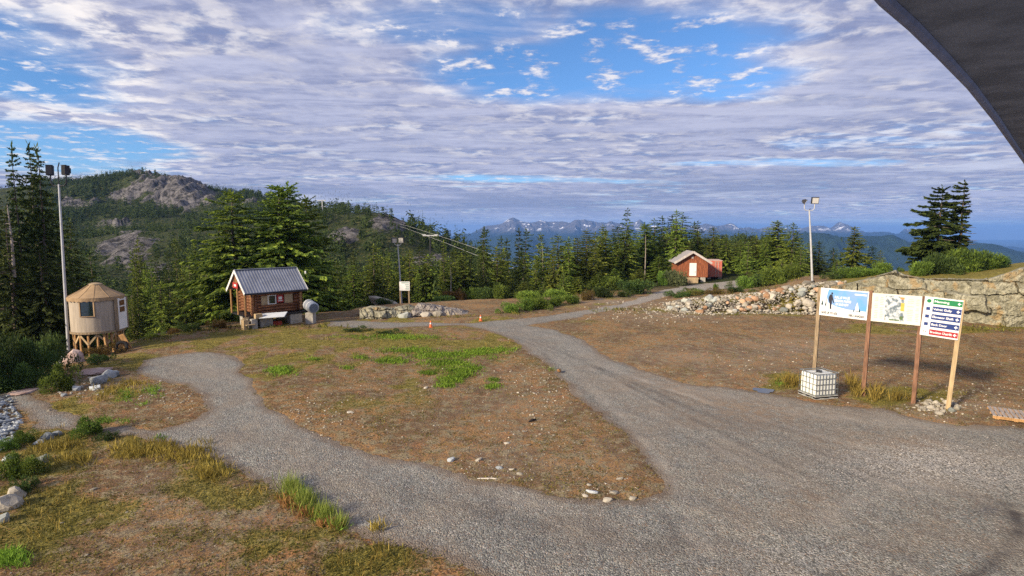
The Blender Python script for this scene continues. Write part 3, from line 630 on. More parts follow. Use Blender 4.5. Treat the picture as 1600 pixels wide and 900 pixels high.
for i in range(2):
    proto(f'spire{i}', 10, .15, 1.5, M_FIRD, seed=140 + i, Rm=1.1, levels=30, per=6, nsp=24, droop=.25, size=.7, power=.7, gap=.2, irr=.25)
for i in range(2):
    proto(f'young{i}', 5, .08, .1, M_FIRY, seed=160 + i, Rm=1.3, levels=20, per=7, nsp=26, droop=-.05, size=.65, power=.95, irr=.15)
def tree(kind, px, top, Y, hw, label, group=None, name='conifer', cat='conifer tree', base=None):
    H, Rm, cm, tm = PROTO[kind]
    p = at(px, top, Y); b = gz(p.x, Y) if base is None else base
    h = max(p.z - b, 1.0); dep = Y * math.cos(PITCH)
    e = empty(name, (p.x, Y, b), random.uniform(0, 6.28), label, cat, group)
    wsc = (1.22 * hw * Y / F) / Rm if hw else h / H
    e.scale = (wsc, wsc, h / H)
    c = bpy.data.objects.new('crown', cm); COL.objects.link(c); c.parent = e
    t_ = bpy.data.objects.new('trunk', tm); COL.objects.link(t_); t_.parent = e
    return e
n_tree = 0
LEFTG = 'dark conifers crowding behind the tall pole'
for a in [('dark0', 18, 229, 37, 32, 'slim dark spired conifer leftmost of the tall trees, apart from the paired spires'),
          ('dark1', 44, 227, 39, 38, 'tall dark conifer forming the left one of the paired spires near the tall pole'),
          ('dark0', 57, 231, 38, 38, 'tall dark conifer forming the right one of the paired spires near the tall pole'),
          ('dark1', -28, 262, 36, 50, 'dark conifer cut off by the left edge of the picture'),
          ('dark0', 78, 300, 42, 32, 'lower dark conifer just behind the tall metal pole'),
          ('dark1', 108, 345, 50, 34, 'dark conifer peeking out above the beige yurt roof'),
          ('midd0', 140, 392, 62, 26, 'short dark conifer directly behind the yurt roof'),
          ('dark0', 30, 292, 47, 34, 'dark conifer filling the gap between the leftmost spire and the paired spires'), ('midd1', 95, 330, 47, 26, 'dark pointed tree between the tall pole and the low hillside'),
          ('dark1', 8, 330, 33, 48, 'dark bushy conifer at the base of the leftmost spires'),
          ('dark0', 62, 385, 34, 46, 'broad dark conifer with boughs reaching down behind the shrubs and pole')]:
    tree(*a[:5], a[5])
for a in [('big0', 362, 300, 51, 62, 'large sunlit fir with shelf-like boughs rising above the left end of the log cabin roof'),
          ('big1', 434, 293, 52, 70, 'broad green fir directly behind the log cabin roof, left of two merging crowns'),
          ('big2', 449, 288, 53, 66, 'tallest fir behind the log cabin roof, its pointed top leaning right'),
          ('big0', 478, 309, 56, 50, 'fir behind the right end of the log cabin roof with a thin top'),
          ('mid1', 505, 395, 62, 34, 'dark fir beside the silver tank of the log cabin'),
          ('mid4', 348, 420, 56, 36, 'low fir in the shade left of the log cabin gable'),
          ('mid2', 320, 392, 66, 24, 'pointed fir left of the large sunlit fir by the cabin'),
          ('mid3', 285, 425, 64, 26, 'yellow-green fir between the yurt and the log cabin'),
          ('mid0', 250, 440, 62, 24, 'short fir right of the yurt above the grassy bank')]:
    tree(*a[:5], a[5])
SIGNG = 'firs along the edge of the plateau behind the small white sign'
for a in [('mid0', 527, 411, 66, 22), ('mid1', 552, 414, 66, 22), ('mid2', 583, 384, 70, 26), ('mid3', 604, 402, 74, 20), ('mid4', 640, 392, 76, 24), ('midd1', 655, 384, 84, 22), ('mid0', 668, 398, 72, 24), ('mid2', 700, 402, 76, 20), ('mid1', 725, 390, 70, 26)]:
    tree(*a[:5], f'fir on the plateau edge behind the small white sign', SIGNG)
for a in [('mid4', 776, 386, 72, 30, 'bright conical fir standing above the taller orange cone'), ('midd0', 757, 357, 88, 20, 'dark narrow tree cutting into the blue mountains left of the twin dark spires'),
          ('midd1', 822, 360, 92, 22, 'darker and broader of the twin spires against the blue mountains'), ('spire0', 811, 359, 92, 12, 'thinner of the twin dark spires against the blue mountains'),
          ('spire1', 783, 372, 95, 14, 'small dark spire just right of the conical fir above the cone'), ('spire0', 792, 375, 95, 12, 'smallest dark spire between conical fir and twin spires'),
          ('mid2', 846, 366, 82, 22, 'fir with a yellowish flank beside a pale bare snag'), ('mid0', 872, 368, 76, 28, 'broad bright fir right of the pale bare snag'), ('midd2', 885, 380, 88, 18, 'dark fir tucked behind the broad bright fir'),
          ('mid3', 902, 372, 78, 22, 'left fir of the tight clump above the bend of the road'), ('mid1', 916, 360, 78, 26, 'tallest fir of the tight clump above the bend of the road'), ('mid4', 930, 364, 84, 22, 'right fir of the tight clump above the bend of the road'),
          ('mid2', 947, 360, 86, 24, 'fir with a blunt top right of the tight clump'), ('midd0', 966, 354, 92, 24, 'dark fir with a flat cluster of tips above the road'), ('mid0', 976, 362, 84, 24, 'green fir left of the ragged fir by the hut'),
          ('big2', 1007, 349, 90, 26, 'ragged fir with a flat shelf of boughs, next to a bare reddish snag'), ('spire1', 1023, 343, 94, 15, 'thin pointed tree left of the pair of spires behind the hut'),
          ('spire0', 1035, 339, 96, 13, 'slender spire left of the hut roof peak'), ('midd2', 1050, 337, 96, 20, 'dark spire straight up from the left eave of the brown hut'), ('big1', 1054, 352, 92, 30, 'broad green fir right behind the left half of the brown hut'),
          ('midd1', 1067, 337, 95, 24, 'tallest dark fir behind the peak of the brown hut'), ('spire1', 1085, 348, 110, 12, 'pair of thin tips, left one, right of the tallest dark fir'), ('spire0', 1090, 347, 112, 12, 'pair of thin tips, right one, right of the tallest dark fir'),
          ('mid3', 1115, 356, 95, 30, 'green fir rising behind the red container'), ('mid1', 1096, 385, 96, 22, 'lower fir just behind the ridge of the brown hut'), ('mid4', 1140, 380, 96, 28, 'fir right of the red container'),
          ('midd0', 1165, 372, 98, 30, 'shaded fir between the red container and the tall fir pair'), ('mid2', 1190, 376, 92, 26, 'fir left of the broad-crowned fir near the floodlight pole'),
          ('big0', 1216, 346, 86, 30, 'broad-crowned fir with a thin tip, second tree left of the white floodlight pole'), ('mid0', 1240, 349, 80, 22, 'pointed fir just left of the white floodlight pole'),
          ('young0', 1252, 385, 70, 16, 'light green young fir touching the white floodlight pole on its left'), ('midd1', 1280, 378, 84, 22, 'dark fir just right of the white floodlight pole'), ('midd2', 1303, 388, 84, 18, 'dark fir midway between the white pole and the lone pointed fir'),
          ('big1', 1336, 355, 76, 24, 'lone pointed fir above the ski poster against the dark blue ridge'), ('midd0', 1363, 386, 80, 16, 'small dark fir right of the lone pointed fir'), ('mid3', 1376, 392, 78, 13, 'small fir second right of the lone pointed fir'),
          ('young1', 1381, 402, 62, 14, 'bright green young fir above the map board'), ('young0', 1338, 414, 60, 12, 'bluish young fir at the foot of the lone pointed fir'), ('young1', 1308, 405, 60, 14, 'bright young fir on the rubble bank above the ski poster'),
          ('hem0', 1473, 291, 56, 29, 'ragged windswept hemlock with a long limb reaching left, left of the lone pair'), ('hem1', 1508, 284, 57, 29, 'ragged windswept hemlock with the taller tip, right of the lone pair')]:
    tree(*a[:5], a[5])
YG_ = 'young firs growing beside the container and floodlight pole'
for i, a in enumerate([(1172, 424, 72, 12), (1186, 420, 74, 12), (1204, 412, 70, 15), (1222, 402, 69, 16), (1236, 408, 67, 14), (1212, 425, 64, 14), (1190, 432, 63, 12), (1142, 433, 72, 5)]):
    tree(f'young{i % 2}', *a, 'bright young fir among shrubs between the red container and floodlight pole', YG_)
LOWG = 'low firs on the bank above the road bend'
for i, a in enumerate([(905, 432, 66, 14), (935, 428, 68, 15), (880, 425, 66, 15), (1000, 420, 74, 16), (960, 420, 74, 18), (850, 440, 64, 14), (820, 440, 62, 14), (1030, 400, 84, 20), (985, 395, 84, 20)]):
    tree(('mid0', 'mid3', 'young0')[i % 3], *a, 'low bright fir on the bank above the road bend', LOWG)
g = random.Random(77)
BELT = [(500, 398), (560, 400), (600, 392), (700, 392), (745, 384), (800, 384), (850, 374), (900, 364), (960, 358), (1000, 352), (1040, 346), (1070, 345), (1100, 358), (1150, 366), (1200, 362), (1250, 366), (1300, 390), (1400, 400)]
for i in range(96):
    px = 508 + (1290 - 508) * (i + g.uniform(-.5, .5)) / 96; top = np.interp(px, [b[0] for b in BELT], [b[1] for b in BELT]) + abs(g.gauss(0, 17)) + 2
    Y = g.uniform(68, 88) if px < 900 else g.uniform(88, 104)
    if 1120 < px: Y = g.uniform(84, 100)
    tree(g.choice(['mid0', 'mid1', 'mid2', 'mid3', 'mid4', 'young0', 'midd0', 'young1']), px, top, Y, g.uniform(11, 17), 'pointed conifer in the sunlit belt of trees', 'conifers of the sunlit belt along the plateau edge')
for i in range(34):
    px = 205 + 150 * (i + g.uniform(-.5, .5)) / 34; top = g.uniform(372, 440); Y = g.uniform(66, 95)
    tree(g.choice(['mid0', 'mid1', 'mid4', 'midd0', 'midd1', 'spire0']), px, top, Y, g.uniform(11, 16), 'slender conifer rising from the gully', 'conifers in the gully between yurt and cabin')
# snags
def snag(px, top, bot, Y, r, label):
    p = at(px, top, Y); b = at(px, bot, Y); g = random.Random(px); mb = MB(); h = p.z - b.z
    mb.tube([(0, 0, -.5), (.05, 0, h * .5), (-.03, 0, h)], [r, r * .6, r * .2], 7)
    for k in range(9):
        z = g.uniform(.35, .95) * h; a = g.uniform(0, 6.28); l = g.uniform(.3, .9) * (1.1 - z / h)
        mb.tube([(0, 0, z), (math.cos(a) * l, math.sin(a) * l, z - .12 * l)], [r * .25, r * .06], 4)
    o = mb.build('dead_tree', M_DEAD); o.location = (p.x, Y, b.z); tag(o, label, 'dead tree'); return o
snag(848, 384, 440, 79, .07, 'thin pale bare snag standing among the firs above the road')
snag(1009, 366, 432, 84, .10, 'bare reddish snag left of the brown hut')
snag(704, 418, 450, 66, .07, 'short grey snag among the firs right of the small white sign')
snag(12, 320, 420, 33, .10, 'bare grey stem below the leftmost dark spire')

# scattered forest on the hills and slopes
cand = []
g = np.random.default_rng(99)
def scatter(n, pxa, pxb, Ya, Yb, hlo, hhi):
    px = g.uniform(pxa, pxb, n); Y = np.sqrt(g.uniform(Ya ** 2, Yb ** 2, n)); u = (px - 800) / F; X = u * Y
    z = bilin(TZ, X, Y); r = bilin(rk, X, Y); n1 = fbm(X / 28, Y / 28, 3, 91)
    qx, qy = project(X, Y, z)
    open_ = np.exp(-(((qx - 590) / 60) ** 2 + ((qy - 395) / 22) ** 2) ** 2) + .8 * np.exp(-(((qx - 285) / 60) ** 2 + ((qy - 372) / 8) ** 2))
    keep = (g.random(n) > np.clip(r * 1.25, 0, .97)) & (g.random(n) < .80 + .9 * n1) & (g.random(n) > .85 * open_)
    h = g.uniform(hlo, hhi, n) * (1 + .5 * n1) * np.where(r > .4, .55, 1)
    for k in np.nonzero(keep)[0]: cand.append((X[k], Y[k], z[k], h[k]))
scatter(5000, -60, 760, 66, 345, 4.5, 9)
scatter(700, -60, 760, 66, 150, 6, 10)
scatter(9000, 60, 560, 345, 600, 4.5, 9)
scatter(620, 740, 1060, 84, 190, 6, 10)
scatter(1500, 1040, 1300, 112, 270, 3.0, 6.0)
scatter(160, 1280, 1480, 80, 150, 6, 9)
# trees standing along the skyline of the middle hill
for (px, top, Y) in [(485, 325, 226), (492, 308, 226), (498, 307, 224), (503, 306, 225), (507, 310, 222), (523, 311, 224), (528, 313, 222), (536, 309, 222), (544, 328, 220), (555, 322, 215), (577, 311, 212), (588, 318, 212), (597, 313, 210), (602, 313, 211), (610, 315, 208), (637, 316, 208), (642, 319, 210), (648, 334, 210), (660, 328, 215), (672, 342, 214), (681, 334, 218), (691, 339, 218), (700, 345, 220), (714, 352, 222), (722, 344, 222), (727, 360, 224), (735, 366, 225), (745, 372, 225),
                     (346, 297, 470), (358, 296, 470), (372, 297, 470), (384, 295, 470), (390, 295, 472), (400, 300, 470), (410, 304, 470), (418, 305, 470), (326, 288, 472), (331, 290, 470), (337, 291, 471), (200, 270, 470), (208, 268, 470), (180, 272, 468), (170, 272, 470), (186, 271, 470), (156, 275, 470), (146, 276, 470), (136, 278, 470), (128, 278, 470), (120, 280, 470), (248, 266, 478), (252, 265, 478), (112, 281, 470), (215, 264, 474), (222, 262, 476)]:
    p = at(px, top, Y); z = gz(p.x, Y); cand.append((p.x, Y, z, max(p.z - z, 2.5)))
cand = [c for c in cand if not (abs(c[0] + 40 * .5) < 0)]
cand.sort(key=lambda c: -c[3] / c[1])
n_named = len([o for o in COL.objects if o.get('category') == 'conifer tree'])
NIND = 292 - n_named
def region(X, Y):
    px = 800 + F * X / Y
    if Y > 345: return 'small conifer on the slope of the rocky summit', 'conifers below the rocky summit'
    if px < 340: return 'conifer in the dense valley forest between yurt and rocky summit', 'valley conifers behind the yurt'
    if px < 560: return 'conifer in the forest around the log cabin, below the middle hill', 'conifers behind the log cabin'
    if px < 760: return 'conifer on the middle hill flank under the lift line', 'conifers on the middle hill'
    if px < 1040: return 'conifer in the dark trees left of the brown hut', 'conifers behind the bend of the road'
    if px < 1290: return 'small conifer on the low wooded rise behind the brown hut', 'conifers on the low rise behind the hut'
    return 'small conifer below the ridge behind the rubble bank', 'conifers behind the rubble bank'
kinds = ['mid0', 'mid1', 'mid2', 'mid3', 'mid4', 'midd0', 'midd1', 'midd2', 'midd0', 'spire0', 'spire1']
for (X, Y, z, h) in cand[:NIND]:
    k = random.choice(kinds); H, Rm, cm, tm = PROTO[k]; lb, gr = region(X, Y)
    e = empty('conifer', (X, Y, z - .2), random.uniform(0, 6.28), lb, 'conifer tree', gr); s = (h + .2) / H; w = s * (random.uniform(.8, 1.1) if Y < 130 else random.uniform(.6, .9)); e.scale = (w, w, s)
    for nm, me in (('crown', cm), ('trunk', tm)):
        o = bpy.data.objects.new(nm, me); COL.objects.link(o); o.parent = e
SM = [crown(seed=200 + i, H=1.0, Rm=(.13, .10, .16, .115)[i], base=.02, levels=15, per=6, nsp=6, droop=.3, size=1.0, power=.85, irr=.2) for i in range(4)]
SM = [(v, f) for v, f in SM]
fv, ff, off = [], [], 0
for (X, Y, z, h) in cand[NIND:]:
    v, f = SM[random.randrange(4)]; a = random.uniform(0, 6.28); c, s = math.cos(a), math.sin(a); w = random.uniform(.85, 1.25)
    q = np.stack([(v[:, 0] * c - v[:, 1] * s) * h * w * .9 + X, (v[:, 0] * s + v[:, 1] * c) * h * w * .9 + Y, v[:, 2] * h + z - .1], 1)
    fv.append(q); ff.append(f + off); off += len(q)
fo = link('forest', np_mesh('forest', np.concatenate(fv), np.concatenate(ff)), None, M_FAR_TREES)
tag(fo, 'far conifers covering the rocky summit and the hills', 'forest', kind='stuff')

# ------------------------------------------------------------------ shrubs
def shrub_mesh(seed, n, R_, H, leaf, flat=.0, spiky=.0):
    g = np.random.default_rng(seed)
    nc = 16; cen = np.stack([g.normal(0, .42 * R_, nc), g.normal(0, .42 * R_, nc), g.uniform(.15, .75, nc) * H], 1); cr = g.uniform(.25, .5, nc) * min(R_, H)
    k = g.integers(0, nc, n); d = g.normal(size=(n, 3)); d /= np.linalg.norm(d, axis=1, keepdims=True)
    p = cen[k] + d * (cr[k] * g.uniform(.55, 1.1, n))[:, None]; p[:, 2] = np.abs(p[:, 2]) * (1 - flat)
    dd = d + np.array([0, 0, .5 + spiky]) + g.normal(0, .35, (n, 3))
    ln = leaf * g.uniform(.6, 1.4, n) * (1 + spiky); v, f = kites(p, dd, ln, ln * (.5 - .2 * min(spiky, 1)), np.array([.1, .2, 1.0]), g.uniform(-1.2, 1.2, n))
    return np_mesh('leaves', v, f)
SHR = {'green': [shrub_mesh(300 + i, 5200, 1.0, 1.0, .085) for i in range(3)], 'fine': [shrub_mesh(310 + i, 4200, 1.0, .9, .085, spiky=.5) for i in range(3)], 'low': [shrub_mesh(320 + i, 3500, 1.0, .5, .07) for i in range(2)]}
STEM = trunk_mesh('stems', .6, .03, 5, .1, 9, .7); STEM.materials.append(M_BARK)
SHM = {}
def shrub(px, bot, rx, h, Y=None, kind='green', m=M_BUSH, label='', group=None, name='shrub', depth=1.0):
    """centre column, base row, half width in px, height in px; stands on the terrain"""
    if Y is None: p = on_z(px, bot, 0.0)
    else: p = at(px, bot, Y)
    z = gz(p.x, p.y); dep = p.y; k = random.randrange(len(SHR[kind])); key = (kind, k, m.name)
    if key not in SHM:
        me = SHR[kind][k].copy(); me.materials.append(m); SHM[key] = me
    H0 = {'green': 1.0, 'fine': 1.0, 'low': .55}[kind]
    e = empty(name, (p.x, p.y, z - .03), random.uniform(0, 6.28), label, 'shrub', group)
    s = rx * dep / F / 1.05; e.scale = (s, s, h * dep / F / H0)
    for nm, me in (('leaves', SHM[key]), ('stems', STEM)):
        o = bpy.data.objects.new(nm, me); COL.objects.link(o); o.parent = e
    return e
shrub(97, 610, 26, 44, label='rounded bright green shrub alone on the bank below the tall pole')
shrub(142, 678, 28, 30, label='green leafy shrub at the tip of the path junction')
shrub(165, 686, 20, 14, m=M_BUSHD, kind='low', label='low dark green shrub merging with the shrub at the path junction')
shrub(40, 690, 22, 22, m=M_BUSH, label='small yellow-green shrub beside the grey stone heap')
shrub(12, 700, 16, 18, m=M_BUSH, label='tiny shrub below the grey stone heap at the picture edge')
shrub(18, 748, 34, 40, label='bright green shrub above the pale boulders at the left edge')
shrub(54, 742, 18, 28, label='upright green shrub between rocks and bare soil, beside a rounded rock')
shrub(45, 765, 28, 22, kind='low', m=M_BUSHD, label='low bluish green shrub spreading over rocks near the pale boulders')
for i, (a, lb) in enumerate([((-25, 612, 40, 88), 'leafy shrub cut by the left edge beneath the dark conifers'), ((15, 602, 40, 76), 'leafy shrub mass beneath the leftmost dark spire'), ((48, 594, 36, 70), 'tall leafy shrub in the middle of the thicket below the dark spires'),
                     ((78, 582, 30, 58), 'leafy shrub at the thicket end nearest the pink rock'), ((30, 606, 34, 44), 'lower leafy shrub in front of the thicket, nearest the path')]):
    shrub(*a, kind='green', m=M_BUSHD, label=lb)
shrub(150, 566, 26, 14, kind='low', m=M_BUSHD, label='low dark mound of plants in front of the yurt, right of the pink rock')
shrub(165, 552, 30, 16, kind='low', m=M_RUST, label='rust brown low shrub under the front of the yurt')
shrub(270, 516, 16, 9, kind='low', m=M_RUST, label='rusty low shrub left of the cabin steps')
shrub(300, 514, 26, 14, kind='low', m=M_BUSHD, label='low green shrub left of the log cabin')
shrub(345, 511, 20, 13, kind='low', m=M_RUST, label='reddish low shrub touching the cabin foundation')
shrub(240, 520, 20, 10, kind='low', m=M_BUSH, label='small bright shrub on the bank between yurt and cabin')
shrub(560, 518, 26, 6, kind='low', m=M_BUSHD, label='dark creeping shrub, near end of the strip by the track')
shrub(610, 522, 26, 6, kind='low', m=M_BUSHD, label='dark creeping shrub, far end of the strip by the track')
for i, (px, bot, rx, h, Y, k, m) in enumerate([(600, 476, 14, 12, 56, 'fine', M_BUSHD), (520, 497, 16, 20, 60, 'fine', M_BUSHD), (545, 494, 16, 22, 61, 'fine', M_BUSHD), (500, 500, 14, 18, 56, 'fine', M_BUSHD), (690, 476, 20, 12, 60, 'fine', M_BUSHD), (715, 472, 20, 22, 62, 'fine', M_RUST), (738, 470, 16, 24, 63, 'fine', M_BUSH), (760, 476, 18, 22, 62, 'fine', M_BUSHD), (785, 478, 18, 22, 60, 'fine', M_BUSH)]):
    shrub(px, bot, rx, h, Y, k, m, label='bushy growth behind the rock outcrop and small white sign', group='bushes behind the rock outcrop')
for i, (px, bot, rx, h, k, m) in enumerate([(800, 489, 17, 15, 'fine', M_BUSH), (825, 484, 17, 17, 'fine', M_BUSH), (846, 482, 17, 18, 'fine', M_BUSH), (868, 478, 15, 15, 'fine', M_BUSH), (893, 474, 15, 14, 'fine', M_BUSH), (830, 472, 20, 18, 'fine', M_FIRY), (870, 468, 18, 17, 'fine', M_FIRY), (915, 468, 18, 16, 'low', M_RUST), (940, 464, 18, 16, 'fine', M_BUSHD), (958, 452, 22, 22, 'fine', M_BUSH), (990, 458, 26, 20, 'fine', M_BUSHD), (975, 463, 20, 12, 'low', M_BUSHD)]):
    shrub(px, bot, rx, h, None, k, m, label='light green bush beyond the far side of the road', group='bushes along the road bank')
M_SAGE = leaf_mat('grey_green_willow', (.10, .13, .06), (.22, .26, .12))
shrub(1036, 443, 12, 22, None, 'fine', M_BUSH, label='bright bush left of the brown hut, beside the grey-green willow')
shrub(1055, 444, 20, 22, None, 'fine', M_SAGE, label='grey-green willow bush in front of the hut wall, left of its door')
shrub(1118, 455, 5, 10, None, 'fine', M_BUSH, label='single bright sprig on the rubble bank before the hut')
for i, (px, bot, rx, h, Y, k, m) in enumerate([(1060, 462, 26, 10, 60, 'low', M_BUSHD), (1090, 459, 26, 10, 60, 'low', M_BUSH), (1120, 457, 30, 9, 58, 'low', M_RUST), (1150, 455, 22, 10, 58, 'low', M_BUSHD)]):
    shrub(px, bot, rx, h, Y, k, m, label='low plants topping the rubble bank near the hut', group='low plants on the rubble bank')
for i, (px, bot, rx, h, Y, k, m) in enumerate([(1165, 448, 18, 18, 62, 'fine', M_BUSH), (1190, 446, 20, 20, 62, 'fine', M_BUSHD), (1215, 442, 20, 24, 60, 'fine', M_BUSH), (1238, 438, 16, 20, 60, 'fine', M_BUSH), (1300, 444, 20, 10, 56, 'low', M_BUSHD), (1330, 440, 22, 14, 56, 'fine', M_BUSH), (1360, 436, 20, 12, 56, 'fine', M_BUSH), (1380, 432, 16, 16, 57, 'fine', M_BUSH)]):
    shrub(px, bot, rx, h, Y, k, m, label='bright bush on the bank around the floodlight pole', group='bushes around the floodlight pole')
HEM = 'dense bushes around the foot of the two hemlocks'
for i, (px, bot, rx, h, Y, k, m) in enumerate([(1436, 434, 18, 22, 52, 'fine', M_BUSH), (1455, 435, 20, 27, 53, 'fine', M_BUSHD), (1478, 436, 24, 32, 53, 'fine', M_BUSHD), (1500, 436, 24, 34, 53, 'fine', M_BUSH), (1522, 434, 22, 30, 53, 'fine', M_BUSHD), (1542, 430, 20, 25, 53, 'fine', M_BUSH), (1560, 426, 16, 18, 53, 'fine', M_BUSHD), (1490, 420, 26, 28, 56, 'fine', M_BUSHD), (1515, 424, 26, 28, 56, 'fine', M_BUSHD)]):
    shrub(px, bot, rx, h, Y, k, m, label='dense bush around the foot of the two ragged hemlocks', group=HEM)

# ------------------------------------------------------------------ rocks
def rock_mesh(seed, sub=2, cuts=9, rough=.05):
    g = random.Random(seed); bm = bmesh.new(); bmesh.ops.create_icosphere(bm, subdivisions=sub, radius=1.0)
    pl = []
    for _ in range(cuts):
        n = Vector((g.gauss(0, 1), g.gauss(0, 1), g.gauss(0, 1))).normalized(); pl.append((n, g.uniform(.48, .85)))
    for v in bm.verts:
        for n, d in pl:
            k = v.co.dot(n)
            if k > d: v.co -= n * (k - d)
        v.co += Vector((g.uniform(-1, 1), g.uniform(-1, 1), g.uniform(-1, 1))) * rough
    me = bpy.data.meshes.new('rock'); bm.to_mesh(me); bm.free(); return me
def rock_mat(name, a, b_, c_, scale=1.6, bump=.6, isl=False, rust=None):
    m = bpy.data.materials.new(name); m.use_nodes = True; t = m.node_tree; b = t.nodes['Principled BSDF']; b.inputs['Roughness'].default_value = .92; b.inputs['Specular IOR Level'].default_value = .2
    p = geom_pos(t); n1 = noise(t, p, scale, 6, .65, .5); n2 = noise(t, p, scale * 5, 5, .7)
    c = mixc(t, maprange(t, n1, .38, .62), a, b_); c = mixc(t, mth(t, 'MULTIPLY', maprange(t, n2, .50, .66), .8), c, c_)
    if rust: c = mixc(t, mth(t, 'MULTIPLY', maprange(t, noise(t, p, scale * .7, 4, .6, .3), .54, .64), .75), c, rust)
    if isl:
        g_ = t.nodes.new('ShaderNodeNewGeometry'); oi = t.nodes.new('ShaderNodeObjectInfo'); r_v = mth(t, 'FRACT', mth(t, 'ADD', g_.outputs['Random Per Island'], oi.outputs['Random']))
        c = mixc(t, maprange(t, r_v, .1, .95, 0, .7, False), c, b_)
        h = t.nodes.new('ShaderNodeHueSaturation'); t.links.new(c, h.inputs['Color']); t.links.new(maprange(t, r_v, 0, 1, .6, 1.25, False), h.inputs['Value']); c = h.outputs[0]
    t.links.new(c, b.inputs['Base Color'])
    bp = t.nodes.new('ShaderNodeBump'); bp.inputs['Strength'].default_value = bump; bp.inputs['Distance'].default_value = .06
    t.links.new(mth(t, 'ADD', n1, mth(t, 'MULTIPLY', n2, .5)), bp.inputs['Height']); t.links.new(bp.outputs[0], b.inputs['Normal']); return m
M_RW = rock_mat('weathered_granite', (.20, .19, .135), (.36, .345, .26), (.07, .07, .05), 1.3, 1.0, rust=(.30, .21, .10))
M_RP = rock_mat('pale_boulders', (.26, .23, .18), (.42, .385, .32), (.10, .09, .075), 1.6, .7, isl=True)
M_RO = rock_mat('rusty_boulders', (.34, .19, .10), (.42, .27, .17), (.16, .10, .07), 1.6, .7, isl=True)
M_RG = rock_mat('grey_green_boulders', (.24, .26, .24), (.38, .40, .37), (.12, .13, .12), 1.6, .7, isl=True)
M_RB = rock_mat('blue_grey_stone', (.22, .25, .27), (.42, .45, .47), (.10, .11, .12), 3, .7, isl=True)
M_RK = rock_mat('pinkish_rock', (.34, .23, .20), (.46, .36, .33), (.15, .11, .10), 2, .8)
RM = [rock_mesh(400 + i) for i in range(7)]; RMS = {}
def rock_obj(name, x, y, z, s, m, label, group=None, cat='boulder', flat=.75, rz=None, smooth=False):
    k = random.randrange(7); key = (k, m.name)
    if key not in RMS: RMS[key] = RM[k].copy(); RMS[key].materials.append(m)
    o = bpy.data.objects.new(name, RMS[key]); COL.objects.link(o); o.location = (x, y, z)
    s = s if isinstance(s, tuple) else (s, s * random.uniform(.75, 1.1), s * flat * random.uniform(.8, 1.15))
    o.scale = s; tl_ = .05 if s[2] < .2 * s[0] else .3; o.rotation_euler = (random.uniform(-tl_, tl_), random.uniform(-tl_, tl_), random.uniform(0, 6.28) if rz is None else rz); return tag(o, label, cat, group)
def stone_field(name, pts, m, label, cat, kind='stuff', sub=1):
    """pts: (x,y,z,size) -> one mesh of many small stones"""
    base = []
    for i in range(6):
        me = rock_mesh(500 + i, sub, 7, .08); v = np.empty(len(me.vertices) * 3); me.vertices.foreach_get('co', v); f = np.empty(len(me.polygons) * 3, int); me.polygons.foreach_get('vertices', f); base.append((v.reshape(-1, 3), f.reshape(-1, 3))); bpy.data.meshes.remove(me)
    V, Fc, o = [], [], 0; g = random.Random(1)
    for (x, y, z, s) in pts:
        v, f = base[g.randrange(6)]; a = g.uniform(0, 6.28); c, sn = math.cos(a), math.sin(a); sx = s * g.uniform(.7, 1.3); sy = s * g.uniform(.6, 1.1); sz = s * g.uniform(.35, .75)
        w = np.stack([(v[:, 0] * sx * c - v[:, 1] * sy * sn) + x, (v[:, 0] * sx * sn + v[:, 1] * sy * c) + y, v[:, 2] * sz + z + sz * .25], 1); V.append(w); Fc.append(f + o); o += len(w)
    ob = link(name, np_mesh(name, np.concatenate(V), np.concatenate(Fc)), None, m); return tag(ob, label, cat, kind=kind)
# rubble bank between hut and sign boards
bank = [(1062, 482, 1.0), (1100, 487, 1.2), (1150, 486, 1.3), (1200, 485, 1.7), (1250, 487, 2.3), (1300, 488, 2.5)]
def bank_pt(px, f):
    row = np.interp(px, [1040, 1100, 1150, 1200, 1250, 1300, 1330], [484, 490, 489, 488, 489, 490, 491]); p = on_z(px, row)
    top = np.interp(px, [1040, 1070, 1100, 1150, 1200, 1250, 1300], [.2, .7, 1.0, 1.2, 1.5, 2.2, 2.5])
    Y = p.y + f * 3.0; X = p.x * Y / p.y; return X, Y, top * math.sin(min(f, 1) * 1.57) ** .8
RB = 'boulders in the rubble bank between the brown hut and the sign boards'
for i in range(120):
    px = random.uniform(1046, 1312); f = random.random() ** 1.2; X, Y, z = bank_pt(px, f)
    m = random.choices((M_RP, M_RG, M_RO), weights=((2, 3, .3) if px < 1130 else (2, .6, 2.5) if px < 1225 else (4, 1, .8)))[0]
    nm = {M_RP: 'pale', M_RG: 'grey-green', M_RO: 'rusty orange'}[m]; s = random.uniform(.16, .48) * (1.35 if px > 1225 and random.random() < .5 else 1)
    sec = 'at the hut end' if px < 1130 else ('in the middle' if px < 1225 else 'below the floodlight pole')
    rock_obj('boulder', X, Y, z + .05, s, m, f'{"big" if s > .36 else "middling" if s > .24 else "small"} {nm} boulder {sec} of the rubble bank', RB)
pts = []
for i in range(2600):
    px = random.uniform(1036, 1320); f = random.uniform(-.25, 1.1); X, Y, z = bank_pt(px, max(f, 0)); Y += min(f, 0) * 3; pts.append((X, Y, z + random.uniform(-.08, .08), random.uniform(.04, .20) ** 1.0 * random.uniform(.5, 1.1)))
stone_field('rubble', pts, M_RP, 'broken stones filling the long rubble bank', 'rubble')
